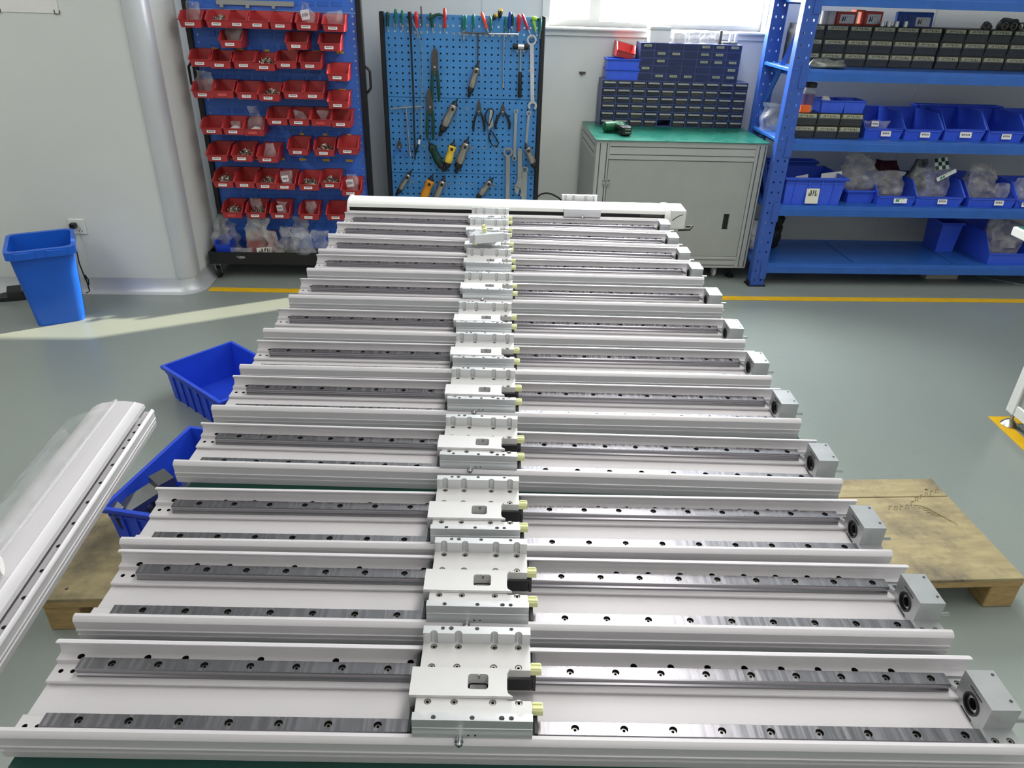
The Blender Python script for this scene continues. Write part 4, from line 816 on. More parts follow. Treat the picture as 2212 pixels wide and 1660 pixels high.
def crate_mesh(w_, d_, h_, tp=.012, fl=.012, rim=.014):   # tapered open box with a turned-over rim
    mb = MB(); x, y = w_/2, d_/2
    def rg(dx, z): return [(-x+dx, -y+dx, z), (x-dx, -y+dx, z), (x-dx, y-dx, z), (-x+dx, y-dx, z)]
    mb.v = rg(tp+fl, 0)+rg(fl, h_)+rg(0, h_)+rg(0, h_-rim)
    mb.f = [(3, 2, 1, 0)]+[(k*4+i, k*4+(i+1) % 4, k*4+4+(i+1) % 4, k*4+4+i) for k in range(3) for i in range(4)]; mb.m = [0]*13
    return mb.done('crate_body')
p0, p1 = at_v(1309, 165, OV), at_v(1382, 165, OV); bw = p1.x-p0.x
for k, nm in enumerate(('lower', 'upper')):
    tag(OB('small_box', crate_mesh(bw, .13, .062, .004, .004, .01), 'bin_blue', None, RM((p0.x+p1.x)/2, OV+.07, ZT+.001+k*.058), RA, solid=.002), '%s blue box of the small stack left of the labelled drawers' % nm, 'box')
rb_ = T('parts_bin', 'red bin tipped over on the two small blue boxes', 'bin', RM((p0.x+p1.x)/2+.0, OV+.02, ZT+.125), (R(0), R(12), RA)); OB('bin_body', RBM, 'bin_red', rb_, solid=.0026)
# things along the top of the upper drawer unit
def top_at(x0, x1, y0, y1, v, zb): 
    a, b = at_v(x0, y1, v), at_v(x1, y1, v); c = at_v((x0+x1)/2, y0, v); return (a.x+b.x)/2, b.x-a.x, c.z-zb
u, w_, h_ = top_at(1402, 1446, 58, 94, OV+.04, ZT2)
tag(OB('carton', crate_mesh(w_, .09, h_, .003, .0, .02), 'paper', None, RM(u, OV+.08, ZT2), RA, solid=.002), 'small white carton standing open on the drawer unit below the window', 'box')
u, w_, h_ = top_at(1450, 1482, 66, 94, OV+.05, ZT2)
jr = T('jar', 'cloudy glass jar beside the white carton on the drawer unit', 'jar', RM(u, OV+.06, ZT2), RA); OB('glass', MB().tube([(0, 0, 0), (0, 0, .01), (0, 0, h_*.8), (0, 0, h_)], [w_*.42, w_*.46, w_*.46, w_*.3], 14), 'bag_frosted', jr)
for i, (x0, x1, y0, lb) in enumerate([(1486, 1512, 66, 'left of the two crumpled bags on the drawer unit below the window'), (1514, 1546, 68, 'right of the two crumpled bags on the drawer unit below the window')]):
    u, w_, h_ = top_at(x0, x1, y0, 95, OV+.05, ZT2); tag(OB('plastic_bag', bag_mesh(w_, .05, max(.05, h_), 60+i, .7), 'bag_frosted', None, RM(u, OV+.06, ZT2), RA), lb, 'bag')
for i, (x, y0, r, m_, lb) in enumerate([(1555, 66, .010, 'dark_steel', 'grey metal tube standing right of the bags on the drawer unit'), (1577, 72, .011, 'paper', 'left white tube near the right end of the drawer unit'), (1589, 72, .011, 'roll_white', 'right white tube near the right end of the drawer unit')]):
    u, w_, h_ = top_at(x-4, x+4, y0, 97, OV+.05, ZT2); tag(OB('tube', MB().tube([(0, 0, 0), (0, 0, h_*.92), (0, 0, h_)], [r, r, r*.8], 12), m_, None, RM(u, OV+.06, ZT2), RA), lb, 'tube')
p0 = at_v(1583, 172, OV-.02); tag(OB('small_tray', MB().box(-.045, -.03, 0, .045, .03, .014, .003), 'foil_grey', None, RM(at_v(1583, 176, OV).x, OV+.032 if 0 else OV-.02, MATZ) if 0 else RM(1.60, OV+.075, ZT2), RA), 'flat grey box at the right end on top of the labelled drawer unit', 'box')
# cordless tool on the mat
g0 = at_zr(1347, 292, MATZ); dt = T('cordless_driver', 'green and black cordless driver lying on the green cabinet mat', 'power tool', RM(g0.x, g0.y, MATZ), RA+R(18))
OB('grip', MB().tube([(.0, .0, .034), (-.004, .05, .036), (-.008, .09, .036)], [.026, .020, .022], 12), 'black_plastic', dt); OB('battery', MB().box(-.030, -.045, .002, .030, .012, .058, .008), 'black_plastic', dt)
OB('battery_plate', MB().box(-.018, -.0465, .036, .020, -.044, .044).box(-.018, -.0465, .018, .020, -.044, .026), 'battery_plate', dt)
OB('motor_body', MB().tube([(-.085, .105, .034), (-.08, .105, .034), (-.03, .105, .034), (.03, .105, .034), (.052, .105, .034), (.07, .105, .034)], [.020, .030, .033, .030, .024, .012], 12), 'drill_green', dt)
OB('green_shell', MB().box(-.022, .03, .045, .02, .095, .060, .005), 'drill_green', dt)
# ================================================================ blue shelving
SV0, SV1, SU0, SU1 = 4.29, 4.80, 1.768, 4.45
BEAMS = [.150, .519, .906, 1.284, 1.658]
sh = T('shelf_rack', 'blue steel shelving rack with perforated posts along the back wall', 'shelf', RM(SU0, SV0, 0), RA)
SW, SD = SU1-SU0, SV1-SV0
def post_sheet():
    zs = [0]; hz = []
    z = .04
    while z < 2.1: hz.append(z); z += .062
    zs = [0]+sorted(round(c+s, 4) for c in hz for s in (-.006, .006))+[2.2]; us = [0, .020, .029, .061, .070, .090]
    return sheet(us, zs, lambda a, b: b % 2 == 1 and a in (1, 3), .003)
PS = post_sheet().done('post')
SIDE = MB().box(0, .003, 0, .003, .055, 2.2).done('post_flange')
for x in (0, SW-.09):
    for y in (0, SD-.055):
        o = OB('post', PS, 'post_blue', sh, (x, y, 0)); OB('post_flange', SIDE, 'post_blue', o, (0 if x == 0 else .087, 0, 0)); OB('post_flange', SIDE, 'post_blue', o, (.087 if x == 0 else 0, 0, 0))
        OB('foot_plate', MB().box(-.012, -.014, 0, .102, .075, .006, .001).box(-.004, -.004, .006, .0, .060, .03), 'black_plastic', o)
DM = [MB().box(0, .012, 0, .66, SD-.012, .018, .002).done('shelf_board')]
for z in BEAMS:
    for y in (-.003, SD-.037):
        OB('beam', MB().prism([(y, z-.060), (y+.040, z-.060), (y+.040, z), (y+.014, z), (y+.012, z-.016), (y, z-.018)] if y < 0.1 else [(y, z-.06), (y+.04, z-.06), (y+.04, z), (y, z)], .09, SW-.09, 'x'), 'shelf_blue', sh)
    for x in (.06, SW-.09): OB('side_beam', MB().box(x, .055, z-.05, x+.03, SD-.055, z-.004, .002), 'shelf_blue', sh)
    for k in range(4): OB('shelf_board', DM[0], 'shelf_blue', sh, (.0+.006+k*.668, .0, z-.0195))
    OB('beam_bracket', MB().box(.052, -.006, z-.10, .094, -.0005, z+.02, .001), 'post_blue', sh)
OB('brace', MB().tube([(.045, .05, 1.56), (.045, SD-.05, 1.02)], .016, 4), 'post_blue', sh); OB('brace', MB().tube([(.045, SD-.05, 1.00), (.045, .05, .46)], .016, 4), 'post_blue', sh)
S1 = lambda x, y: (1620+x/3.7365, y/3.7365)
S2 = lambda x, y: (1620+x/3.7365, 300+y/3.7365)
S3 = lambda x, y: (1640+x/6.9125, 160+y/6.9125)
Z2, Z3, Z4, Z5 = BEAMS[3]-.0013, BEAMS[2]-.0013, BEAMS[1]-.0013, BEAMS[0]-.0013
# upper shelf: dark drawer organisers
ov = 4.53
a, b = at_v(*S1(540, 540), ov), at_v(*S1(1470, 540), ov); wv = b.x-a.x
zt = at_v(*S1(1000, 212), ov).z
cols = 5; uA = a.x-wv/cols
organiser('left one of the two dark drawer units on the second shelf from the top', uA, uA+wv*6/5, ov, Z2, zt, .20, 6, 3, 'black_plastic', 'drawer_dark', 'scoop')
organiser('right one of the two dark drawer units on the second shelf from the top', b.x+.006, b.x+.006+wv*6/5, ov, Z2, zt, .20, 6, 3, 'black_plastic', 'drawer_dark', 'scoop')
def on_top(x0, x1, y0, y1, v=None, f=S1): 
    v = v or ov+.05; a, b, c = at_v(*f(x0, y1), v), at_v(*f(x1, y1), v), at_v(*f((x0+x1)/2, y0), v); return (a.x+b.x)/2, b.x-a.x, c.z, v
for i, (x0, x1) in enumerate(((575, 625), (622, 690))):
    u, w_, z, v = on_top(x0, x1, 88, 190); tag(OB('tape_roll', MB().tube([(0, 0, 0), (0, 0, .002), (0, 0, z-zt-.004), (0, 0, z-zt)], [w_*.46, w_*.5, w_*.5, w_*.46], 18), 'roll_white', None, RM(u, v+.02, zt), RA), '%s white roll standing beside the red box on the dark drawers' % ('left' if i == 0 else 'right'), 'roll')
def carton(lb, x0, x1, y0, m_, wd=None, lab=True, d=.07):
    u, w_, z, v = on_top(x0, x1, y0, 192); t = T('carton', lb, 'box', RM(u, v, zt), RA); OB('box_body', MB().box(-w_/2, 0, 0, w_/2, d, z-zt, .001), m_, t)
    if lab: OB('label', MB().box(-w_*.34, -.0012, (z-zt)*.12, w_*.40, 0, (z-zt)*.80), 'box_print', t)
carton('red carton with a white label on top of the dark drawers', 692, 848, 95, 'box_red'); carton('orange carton with a white label, right of the red carton', 915, 1058, 92, 'box_red')
u, w_, z, v = on_top(850, 925, 80, 192); tag(OB('open_carton', MB().prism([(-w_/2, 0), (w_/2, 0), (w_/2, z-zt), (-w_/2, z-zt)], 0, .06, 'y', 0, [rect(-w_*.32, .008, w_*.36, z-zt-.01)]), 'box_orange', None, RM(u, v+.02, zt), RA), 'open bright orange carton between the red and orange-labelled cartons', 'box')
for i, (x0, x1) in enumerate(((1045, 1083), (1097, 1138), (1160, 1200), (1236, 1272))):
    u, w_, z, v = on_top(x0, x1, 172, 205, ov+.02); tag(OB('socket', MB().prism(circ(0, 0, w_*.48, 14), 0, max(.02, z-zt), 'z', 0, [circ(0, 0, w_*.30, 6)]), 'bright_steel', None, RM(u, v, zt), RA), '%s of the four small steel sockets on the dark drawers, counted from the left' % ORD[i], 'socket')
u, w_, z, v = on_top(1180, 1470, 95, 210, ov+.05); t = T('parts_case', 'transparent blue compartment case leaning on the dark drawers', 'case', RM(u, v, zt), (R(-8), 0, RA)); OB('case_body', MB().box(-w_/2, 0, 0, w_/2, .03, z-zt, .002), 'case_blue', t)
for k in range(7): OB('divider', MB().tube([(-w_*.45+k*w_*.07, -.001, (z-zt)*.3), (-w_*.42+k*w_*.07, -.001, (z-zt)*.8)], .002, 6), 'bag_frosted', t)
OB('label', MB().box(w_*.02, -.0015, .004, w_*.42, -.0002, (z-zt)*.66), 'box_print', t)
for i, (x, y0) in enumerate(((1900, 190), (2050, 185), (2120, 180), (2190, 178))):
    u, w_, z, v = on_top(x-25, x+25, y0, 225, ov+.03); tag(OB('metal_ring', MB().prism(circ(0, 0, .021, 16), -.006, .006, 'y', 0, [circ(0, 0, .014, 12)]), 'dark_steel', None, RM(u, v, zt+.0211), RA), '%s of the dark metal rings standing on the right drawer unit' % ORD[i], 'ring')
for i, (x0, x1, y) in enumerate(((1990, 2190, 150), (1860, 1950, 185))):
    u, w_, z, v = on_top(x0, x1, y, 210, ov+.09); tag(OB('plastic_bag', bag_mesh(w_, .05, max(.03, z-zt), 80+i, .8), 'foil_grey', None, RM(u, v, zt), RA), ('long dark crumpled bag behind the metal rings' if i == 0 else 'small dark crumpled bag left of the metal rings')+' on the right drawer unit', 'bag')
u, w_, z, v = on_top(478, 775, 482, 560, 4.36); tag(OB('plastic_bag', bag_mesh(w_, .10, z-Z2, 91, .75, .5), 'foil_grey', None, RM(u, 4.38, Z2), RA), 'grey crumpled bag lying at the left end of the second shelf', 'bag')
# third shelf
sv = 4.36
a, b = at_v(*S3(530, 945), sv), at_v(*S3(1480, 945), sv); z3 = at_v(*S3(1000, 585), sv).z
organiser('low dark two-row drawer unit with yellowed labels at the left of the third shelf', a.x-.03, b.x, sv, Z3, z3, .18, 3, 2, 'black_plastic', 'drawer_dark', 'scoop')
for i, (x0, x1, y0, lb) in enumerate([(925, 1265, 400, 'left of the two small blue boxes on the low dark drawers'), (1265, 1570, 405, 'right of the two small blue boxes on the low dark drawers')]):
    u, w_, z, v = on_top(x0, x1, y0, 570, sv+.005, S3); tag(OB('small_box', crate_mesh(w_*1.06, .15, z-z3, .006, .003, .008), 'bin_blue', None, RM(u, sv+.085, z3+.0005), RA, solid=.002), lb, 'box')
    if i == 0: tag(OB('cotton_wad', bag_mesh(.05, .05, .03, 47, .7, .6), 'paper', None, RM(u-.02, sv+.07, z3+.055), RA), 'white crumpled paper wad in the left small blue box', 'paper')
u, w_, z, v = on_top(640, 800, 130, 560, sv+.03, S3); jt = T('jar', 'clear jar with dark lid and purple label behind the left shelf post', 'jar', RM(u-.005, sv+.05, z3), RA); hj = z-z3
OB('glass', MB().tube([(0, 0, 0), (0, 0, .004), (0, 0, hj*.80), (0, 0, hj*.86)], [.033, .036, .036, .03], 18), 'bag_frosted', jt); OB('label', MB().tube([(0, 0, hj*.22), (0, 0, hj*.62)], .0366, 18), 'jar_purple', jt, label='purple paper label'); OB('lid', MB().tube([(0, 0, hj*.84), (0, 0, hj*.99), (0, 0, hj)], [.036, .036, .032], 18), 'black_plastic', jt)
u, w_, z, v = on_top(615, 760, 465, 560, sv+.0, S3); tag(OB('small_box', MB().box(-w_/2, 0, 0, w_/2, .012, z-z3, .001), 'box_orange', None, RM(u, sv+.003, z3), RA), 'orange packet in front of the purple-labelled jar', 'packet')
BBM = {}
def blue_bin(lb, x0, x1, y1, y0, f, v, zb, d=.34, lab='label_print', hl=.42, lx=.0, lw=.03):
    a, b = at_v(*f(x0, y1), v), at_v(*f(x1, y1), v); w_ = b.x-a.x; h_ = at_v(*f((x0+x1)/2, y0), v+.08).z-zb
    t = T('storage_bin', lb, 'bin', RM((a.x+b.x)/2, v, zb), RA, 'blue open-fronted bins on the shelving'); OB('bin_body', stack_bin_mesh(w_, d, h_, h_*hl, .09, .006), 'bin_blue', t, solid=.0035)
    OB('front_ledge', MB().box(-w_*.46, -.016, h_*hl-.012, w_*.46, -.004, h_*hl-.002, .002), 'bin_blue', t)
    if lab: OB('label', MB().box(-lw, -.0012, -.017, lw, 0, .017), lab, t, (w_*lx, -.012, h_*hl*.55), (R(-10), 0, 0))
    return (a.x+b.x)/2, w_, h_
binspec = []
u1, w1, h1 = blue_bin('first blue open bin from the left on the third shelf, holding a small labelled bag', 905, 1215, 1115, 905, S1, 4.40, Z3, lx=.06)
blue_bin('second blue open bin from the left on the third shelf, empty', 1228, 1525, 1130, 915, S1, 4.39, Z3, lx=.05)
blue_bin('third blue open bin from the left on the third shelf, with a torn label', 1545, 1868, 1135, 900, S1, 4.39, Z3, lx=.03, lw=.036)
blue_bin('fourth blue open bin from the left on the third shelf, with handwriting on its front', 1895, 2185, 1140, 925, S1, 4.38, Z3, lx=.02)
blue_bin('blue open bin at the right edge of the third shelf, cut by the frame', 2200, 2500, 1145, 930, S1, 4.38, Z3)
tag(OB('plastic_bag', bag_mesh(.13, .05, .085, 14, .9), 'bag_clear', None, RM(u1+.0, 4.48, Z3+.006), RA), 'small clear bag inside the first blue bin of the third shelf', 'bag')
tag(OB('paper_slip', MB().box(-.022, -.0008, 0, .022, .0008, .03), 'label_print', None, RM(u1-.03, 4.452, Z3+.06), (R(-15), 0, RA)), 'white paper slip in the first blue bin of the third shelf', 'paper')
u, w_, z, v = on_top(1310, 2000, 850, 960, 4.73, S1); tag(OB('storage_tub', crate_mesh(w_, .08, z-Z3, .006, .006, .012), 'bin_blue', None, RM(u, 4.755, Z3), RA, solid=.003), 'long blue tub standing behind the open bins of the third shelf', 'box')
u, w_, z, v = on_top(125, 270, 760, 935, 4.66, S1); tag(OB('plastic_bag', bag_mesh(.16, .10, .16, 21, .7, .5), 'bag_clear', None, RM(1.845, 4.62, Z3), RA), 'clear crumpled bag between the posts at the left end of the third shelf', 'bag')
# fourth shelf
def crate(label, w_, d_, h_, loc, rz, m='crate_blue', nrib=(4, 3)):
    t = T('crate', label, 'crate', loc, rz); OB('crate_body', crate_mesh(w_, d_, h_), m, t, solid=.003)
    tp, fl = .012, .012
    for s in (-1, 1):
        for i in range(nrib[0]):
            x = (i+.5)/nrib[0]*2-1; x *= (w_/2-.035); y = s*(d_/2-fl)
            OB('rib', MB().add([(x-.004, y-s*tp, .002), (x+.004, y-s*tp, .002), (x+.004, y, h_-.012), (x-.004, y, h_-.012), (x-.004, y-s*tp+s*.006, .002), (x+.004, y-s*tp+s*.006, .002), (x+.004, y+s*.007, h_-.012), (x-.004, y+s*.007, h_-.012)], [(3, 2, 1, 0), (4, 5, 6, 7), (0, 1, 5, 4), (1, 2, 6, 5), (2, 3, 7, 6), (3, 0, 4, 7)]), m, t)
        for i in range(nrib[1]):
            y = (i+.5)/nrib[1]*2-1; y *= (d_/2-.035); x = s*(w_/2-fl)
            OB('rib', MB().add([(x-s*tp, y-.004, .002), (x-s*tp, y+.004, .002), (x, y+.004, h_-.012), (x, y-.004, h_-.012), (x-s*tp+s*.006, y-.004, .002), (x-s*tp+s*.006, y+.004, .002), (x+s*.007, y+.004, h_-.012), (x+s*.007, y-.004, h_-.012)], [(3, 2, 1, 0), (4, 5, 6, 7), (0, 1, 5, 4), (1, 2, 6, 5), (2, 3, 7, 6), (3, 0, 4, 7)]), m, t)
        OB('band', MB().box(-w_/2+fl+.004, s*(d_/2-fl)-(.0 if s > 0 else .004), h_*.80, w_/2-fl-.004, s*(d_/2-fl)+(.004 if s > 0 else 0), h_*.80+.006), m, t)
    return t
a, b = at_v(*S2(255, 530), 4.32), at_v(*S2(735, 530), 4.32); w_ = b.x-a.x; h_ = at_v(*S2(500, 320), 4.31).z-Z4
ct = crate('blue crate full of papers with a hand-written label at the left of the fourth shelf', w_*1.05, .36, h_, RM((a.x+b.x)/2, 4.31+.18, Z4), RA, 'bin_blue'); OB('label', MB().box(-.048, -.003, .012, .032, -.0015, h_*.62), 'label_hand', ct, (0, -.176, 0), (R(-5), 0, 0))
for i, (x0, x1, y0) in enumerate(((490, 620, 290), (580, 745, 235), (400, 500, 270), (700, 735, 300))):
    u, w_, z, v = on_top(x0, x1, y0, 325, 4.42, S2); tag(OB('paper_sheet', MB().prism([(-w_/2, 0), (w_/2, 0), (w_/2, z-Z4-.03), (-w_/2, (z-Z4)*.74)], -.001, .001, 'y'), 'paper', None, RM(u, 4.40+.02*i, Z4+.012), (R(-10-4*i), R(6-3*i), RA)), '%s paper sheet sticking out of the labelled blue crate' % ORD[i], 'paper', 'papers in the shelf crate')
u, w_, z, v = on_top(290, 700, 180, 320, 4.70, S2); tag(OB('storage_tub', crate_mesh(.42, .10, z-Z4, .01, .008, .014), 'bin_blue', None, RM(2.02, 4.735, Z4), RA, solid=.003), 'big blue tub behind the labelled crate on the fourth shelf', 'box')
u, w_, z, v = on_top(750, 1000, 415, 525, 4.40, S2); tag(OB('small_box', crate_mesh(w_*1.0, .20, z-Z4, .012, .010, .012), 'bin_blue', None, RM(u, 4.48, Z4), RA, solid=.003), 'small blue rimmed tub under the bags, right of the labelled crate', 'box')
tag(OB('plastic_bag', bag_mesh(.27, .17, .235, 5, .75, .6), 'bag_frosted', None, RM(u+.0, 4.49, Z4+.045), RA), 'big crumpled bag heaped over the small blue tub on the fourth shelf', 'bag')
u2, w2, h2 = blue_bin('narrow blue open bin with a green-printed label on the fourth shelf', 1015, 1325, 510, 330, S2, 4.36, Z4, .30, 'label_green', lx=.10, lw=.042); tag(OB('plastic_bag', bag_mesh(.17, .15, .17, 8, .85, .6), 'bag_frosted', None, RM(u2, 4.48, Z4+.008), RA), 'crumpled grey bag in the bin with the green-printed label', 'bag')
u3, w3, h3 = blue_bin('wide blue open bin heaped with bags in the middle of the fourth shelf', 1325, 1705, 520, 335, S2, 4.35, Z4, .32, lx=.06); tag(OB('plastic_bag', bag_mesh(.24, .20, .20, 9, .8, .6), 'bag_clear', None, RM(u3-.02, 4.48, Z4+.008), RA), 'bulging clear bag in the wide blue bin of the fourth shelf', 'bag')
tag(OB('plastic_bag', bag_mesh(.16, .12, .23, 10, .7, .5), 'foil_grey', None, RM(u3-.06, 4.56, Z4+.01), RA+.5), 'dark grey bag standing behind the clear one in the wide bin', 'bag')
cp = T('striped_pack', 'green and white chequered pack lying on the bags in the wide bin', 'pack', RM(u3+.02, 4.46, Z4+.235), (R(62), R(-8), RA))
OB('pack_body', MB().box(-.042, -.036, -.006, .042, .036, 0, .001), 'paper', cp)
for i in range(4):
    for j in range(3):
        if (i+j) % 2 == 0: OB('green_square', MB().box(-.042+.021*i, -.036+.024*j, 0, -.021+.021*i, -.012+.024*j, .0012), 'tool_green', cp)
tag(OB('card_strip', MB().box(-.06, -.004, -.012, .06, .004, .012), 'label_green', None, RM(u3+.045, 4.42, Z4+.175), (0, R(-30), RA)), 'pale card strip slanting out of the wide bin', 'card')
u4, w4, h4 = blue_bin('deep blue open bin with handwriting and a white label on the fourth shelf', 1745, 2130, 535, 345, S2, 4.34, Z4, .36, lx=.14); tag(OB('plastic_bag', bag_mesh(.20, .17, .24, 11, .85, .7), 'bag_frosted', None, RM(u4-.01, 4.48, Z4+.008), RA), 'tall bag of small parts in the deep blue bin with handwriting', 'bag')
tag(OB('plastic_bag', bag_mesh(.10, .06, .10, 12, .9, .6), 'bag_clear', None, RM(u4+.09, 4.41, Z4+.03), RA), 'small shiny bag at the front right of the deep blue bin', 'bag')
u5, w5, h5 = blue_bin('blue open bin at the right edge of the fourth shelf, cut by the frame', 2125, 2480, 550, 380, S2, 4.335, Z4, .34, lx=-.26); tag(OB('plastic_bag', bag_mesh(.24, .14, .16, 13, .85, .7), 'bag_clear', None, RM(u5-.02, 4.44, Z4+.008), RA), 'clear bag in the blue bin at the right edge of the fourth shelf', 'bag')
u, w_, z, v = on_top(1010, 1195, 170, 290, 4.70, S2); tag(OB('cloth', bag_mesh(w_*1.1, .10, z-Z4, 44, .8, .7), 'cloth_maroon', None, RM(u, 4.70, Z4), RA), 'dark maroon cloth bundle at the back of the fourth shelf', 'cloth')
# bottom shelf
u6, w6, h6 = blue_bin('blue open bin with a tied bag at the right of the bottom shelf', 1900, 2330, 1000, 760, S2, 4.33, Z5, .40, None); tag(OB('plastic_bag', bag_mesh(.24, .20, .27, 15, .7, .5), 'bag_frosted', None, RM(u6-.02, 4.48, Z5+.01), RA), 'crumpled bag in the blue bin of the bottom shelf', 'bag')
tag(OB('storage_tub', crate_mesh(.16, .20, .20, .012, .01, .014), 'bin_blue', None, RM(u6-w6*.5-.13, 4.66, Z5), RA, solid=.003), 'dark blue tub behind the open bin of the bottom shelf', 'box')
u, w_, z, v = on_top(195, 350, 605, 860, 4.62, S2); fb = T('paper_bag', 'white and black bag leaning behind the post on the bottom shelf', 'bag', RM(1.93, 4.60, Z5), RA); OB('white_part', bag_mesh(.10, .07, .20, 71, .9, .7), 'paper', fb, (-.05, -.02, 0)); OB('black_part', bag_mesh(.12, .09, .26, 72, .8, .7), 'black_rubber', fb, (.05, .02, 0))
tag(OB('carton_sheet', MB().box(-.11, -.01, 0, .11, .12, .030, .002), 'carton', None, RM(at_zr(*S2(1605, 1130), .03).x, at_zr(*S2(1605, 1135), .0).y+.01, 0), RA), 'flat pale carton lying on the floor under the shelving', 'carton')
a, b = at_zr(*S2(1830, 1108), .004), at_zr(2212, 617, .004); tag(OB('cable', MB().tube([RM(a.x, a.y, .005), RM((a.x+b.x)/2, (a.y+b.y)/2+.004, .005), RM(b.x, b.y, .005), RM(b.x+.3, b.y-.03, .005)], .004, 6), 'cable_grey'), 'thin grey cable on the floor under the right of the shelving', 'cable')
# ================================================================ left: bin, socket, paper, pedal
c0, c1 = Vector((-2.455, 3.405)), Vector((-2.178, 3.556)); d1 = (c1-c0).normalized(); n1 = Vector((-d1.y, d1.x)); ang = math.atan2(d1.y, d1.x)
tb = T('waste_bin', 'blue plastic waste bin without lid by the left wall', 'bin', ((c0+c1)/2+n1*.175).to_3d()[:], ang)
def rloop(w_, d_, z, r=.035, k=4): return [(x, y, z) for x, y in rrect(-w_/2, -d_/2, w_/2, d_/2, r, k)]
mb = MB(); L = [rloop(.222, .222, 0), rloop(.226, .226, .012), rloop(.284, .304, .375), rloop(.315, .350, .385), rloop(.315, .350, .425, .04), rloop(.278, .300, .425), rloop(.272, .294, .36), rloop(.215, .215, .012)]
for l in L: mb.v += l
nl = len(L[0])
for k in range(len(L)-1): mb.f += [(k*nl+i, k*nl+(i+1) % nl, (k+1)*nl+(i+1) % nl, (k+1)*nl+i) for i in range(nl)]
mb.f += [tuple(reversed(range(nl))), tuple(range((len(L)-1)*nl, len(L)*nl))]; mb.m = [0]*len(mb.f)
OB('bin_body', mb, 'trash_blue', tb)
for x in (-.07, .07): OB('rim_clip', MB().box(x-.045, -.181, .384, x+.045, -.174, .420, .002), 'trash_blue', tb)
sk = at_v(168, 489, 4.10); so = T('wall_socket', 'white wall socket with a black plug, above the blue waste bin', 'socket', RM(sk.x, 4.10, sk.z), RA)
OB('face_plate', MB().box(-.043, -.010, -.043, .043, 0, .043, .003), 'white_paint', so); OB('plug', MB().box(-.026, -.045, -.004, .006, -.010, .026, .005), 'black_plastic', so, label='black plug'); 
for x, z in ((.016, -.012), (.008, -.024), (.024, -.024)): OB('pin_slot', MB().box(x-.0015, -.0106, z-.004, x+.0015, -.009, z+.004), 'black_rubber', so)
OB('cord', MB().tube([(-.01, -.04, .005), (-.012, -.05, -.06), (-.02, -.05, -.20), (-.012, -.045, -.30), (.0, -.045, -.335), (.006, -.05, -.30), (-.006, -.05, -.27), (-.004, -.05, -.37), (-.02, -.06, sk.z*-1+.012)], .0035, 6), 'black_rubber', so)
pp = at_v(60, 22, 4.10); wp = T('wall_paper_sheet', 'white paper sheet clipped to the left wall near the top', 'paper', RM(pp.x, 4.098, pp.z-.01), RA)
OB('sheet', MB().box(-.28, -.002, 0, .15, 0, .32), 'paper', wp)
for x in (-.14, .14): OB('clip', MB().tube([(x-.012, -.003, .016), (x-.012, -.004, -.004), (x+.010, -.004, -.002), (x+.012, -.003, .014)], .0022, 6), 'dark_steel', wp)
pd = at_zr(32, 648, .0); ft = T('foot_pedal', 'black foot pedal on the floor behind the waste bin', 'pedal', RM(pd.x, pd.y+.03, 0), RA+.3)
OB('base', MB().prism(rrect(-.09, -.05, .09, .05, .03), 0, .022, 'z'), 'black_plastic', ft); OB('pedal', MB().prism([(-.045, .022), (.045, .022), (.04, .062), (.0, .075), (-.04, .05)], -.035, .035, 'x'), 'black_plastic', ft)
OB('cord', MB().tube([(-.08, .0, .012), (-.13, .05, .006), (-.16, .12, .2), (-.165, .15, .42)], .003, 6), 'black_rubber', ft)
wc_ = at_v(1258, 157, WV); wt = T('wall_clip', 'small grey metal clip screwed to the back wall between board and drawers', 'clip', RM(wc_.x, WV, wc_.z), RA); OB('clip_body', MB().box(-.021, -.010, -.006, .021, 0, .007, .002).box(-.012, -.016, -.011, .004, -.010, -.003, .001), 'dark_steel', wt)
# ================================================================ crates on the floor and on the pallet
def corner_crate(label, FL, FAR, NEAR, h_, z):
    FL, FAR, NEAR = Vector(FL), Vector(FAR), Vector(NEAR); e1 = (NEAR-FL); e2 = Vector((-e1.y, e1.x)).normalized()
    ctr = FL+e1*.5+e2*(FAR-FL).length*.5; return crate(label, e1.length, (FAR-FL).length, h_, (ctr.x, ctr.y, z), math.atan2(e1.y, e1.x), 'crate_blue', (6, 4))
c1_ = corner_crate('empty blue crate standing askew on the floor left of the table', (-1.478, 2.785), (-1.257, 3.045), (-1.118, 2.482), .16, 0)
OB('label', MB().box(-.03, -.004, .055, .03, -.002, .105), 'label_hand', c1_, (.0, -.168, 0), (R(-5), 0, 0)) if 0 else None
c2_ = corner_crate('blue crate with loose machined blocks in it, on the wooden pallet', (-1.160, 1.668), (-1.075, 2.122), (-.825, 1.605), .16, .121)
OB('marker_scrawl', MB().tube([(-.125, -.003, .115), (-.14, -.003, .128), (-.128, -.003, .138), (-.115, -.003, .127), (-.128, -.003, .117), (-.118, -.003, .085)], .0014, 5), 'black_rubber', c2_, (.0, -.2265, .0), (R(-4), 0, 0))
mg = T('machined_block', 'loose machined block with a round bore leaning in the blue crate on the pallet', 'block', (*at_z(300, 1078, .25)[:2], .236), (R(6), R(-10), R(50)))
OB('block', MB().prism([(-.085, -.028), (-.06, -.05), (.085, -.05), (.085, -.02), (.11, -.02), (.11, .04), (.06, .045), (.055, .02), (-.045, .02), (-.05, .045), (-.085, .045)], -.030, .030, 'y', 0, [circ(.02, -.018, .020, 18)]), 'machined_dark', mg)
for x in (-.055, .085): OB('screw', MB().tube([(x, -.030, -.02), (x, -.032, -.02)], .007, 10), 'bolt_steel', mg)
m2 = T('machined_block', 'second machined block lying under the bored one in the blue crate', 'block', (*(at_z(345, 1085, .18)+Vector((.03, .03, 0)))[:2], .158), (R(0), R(0), R(62))); OB('block', MB().box(-.11, -.03, -.03, .11, .03, .02, .003), 'machined_dark', m2)
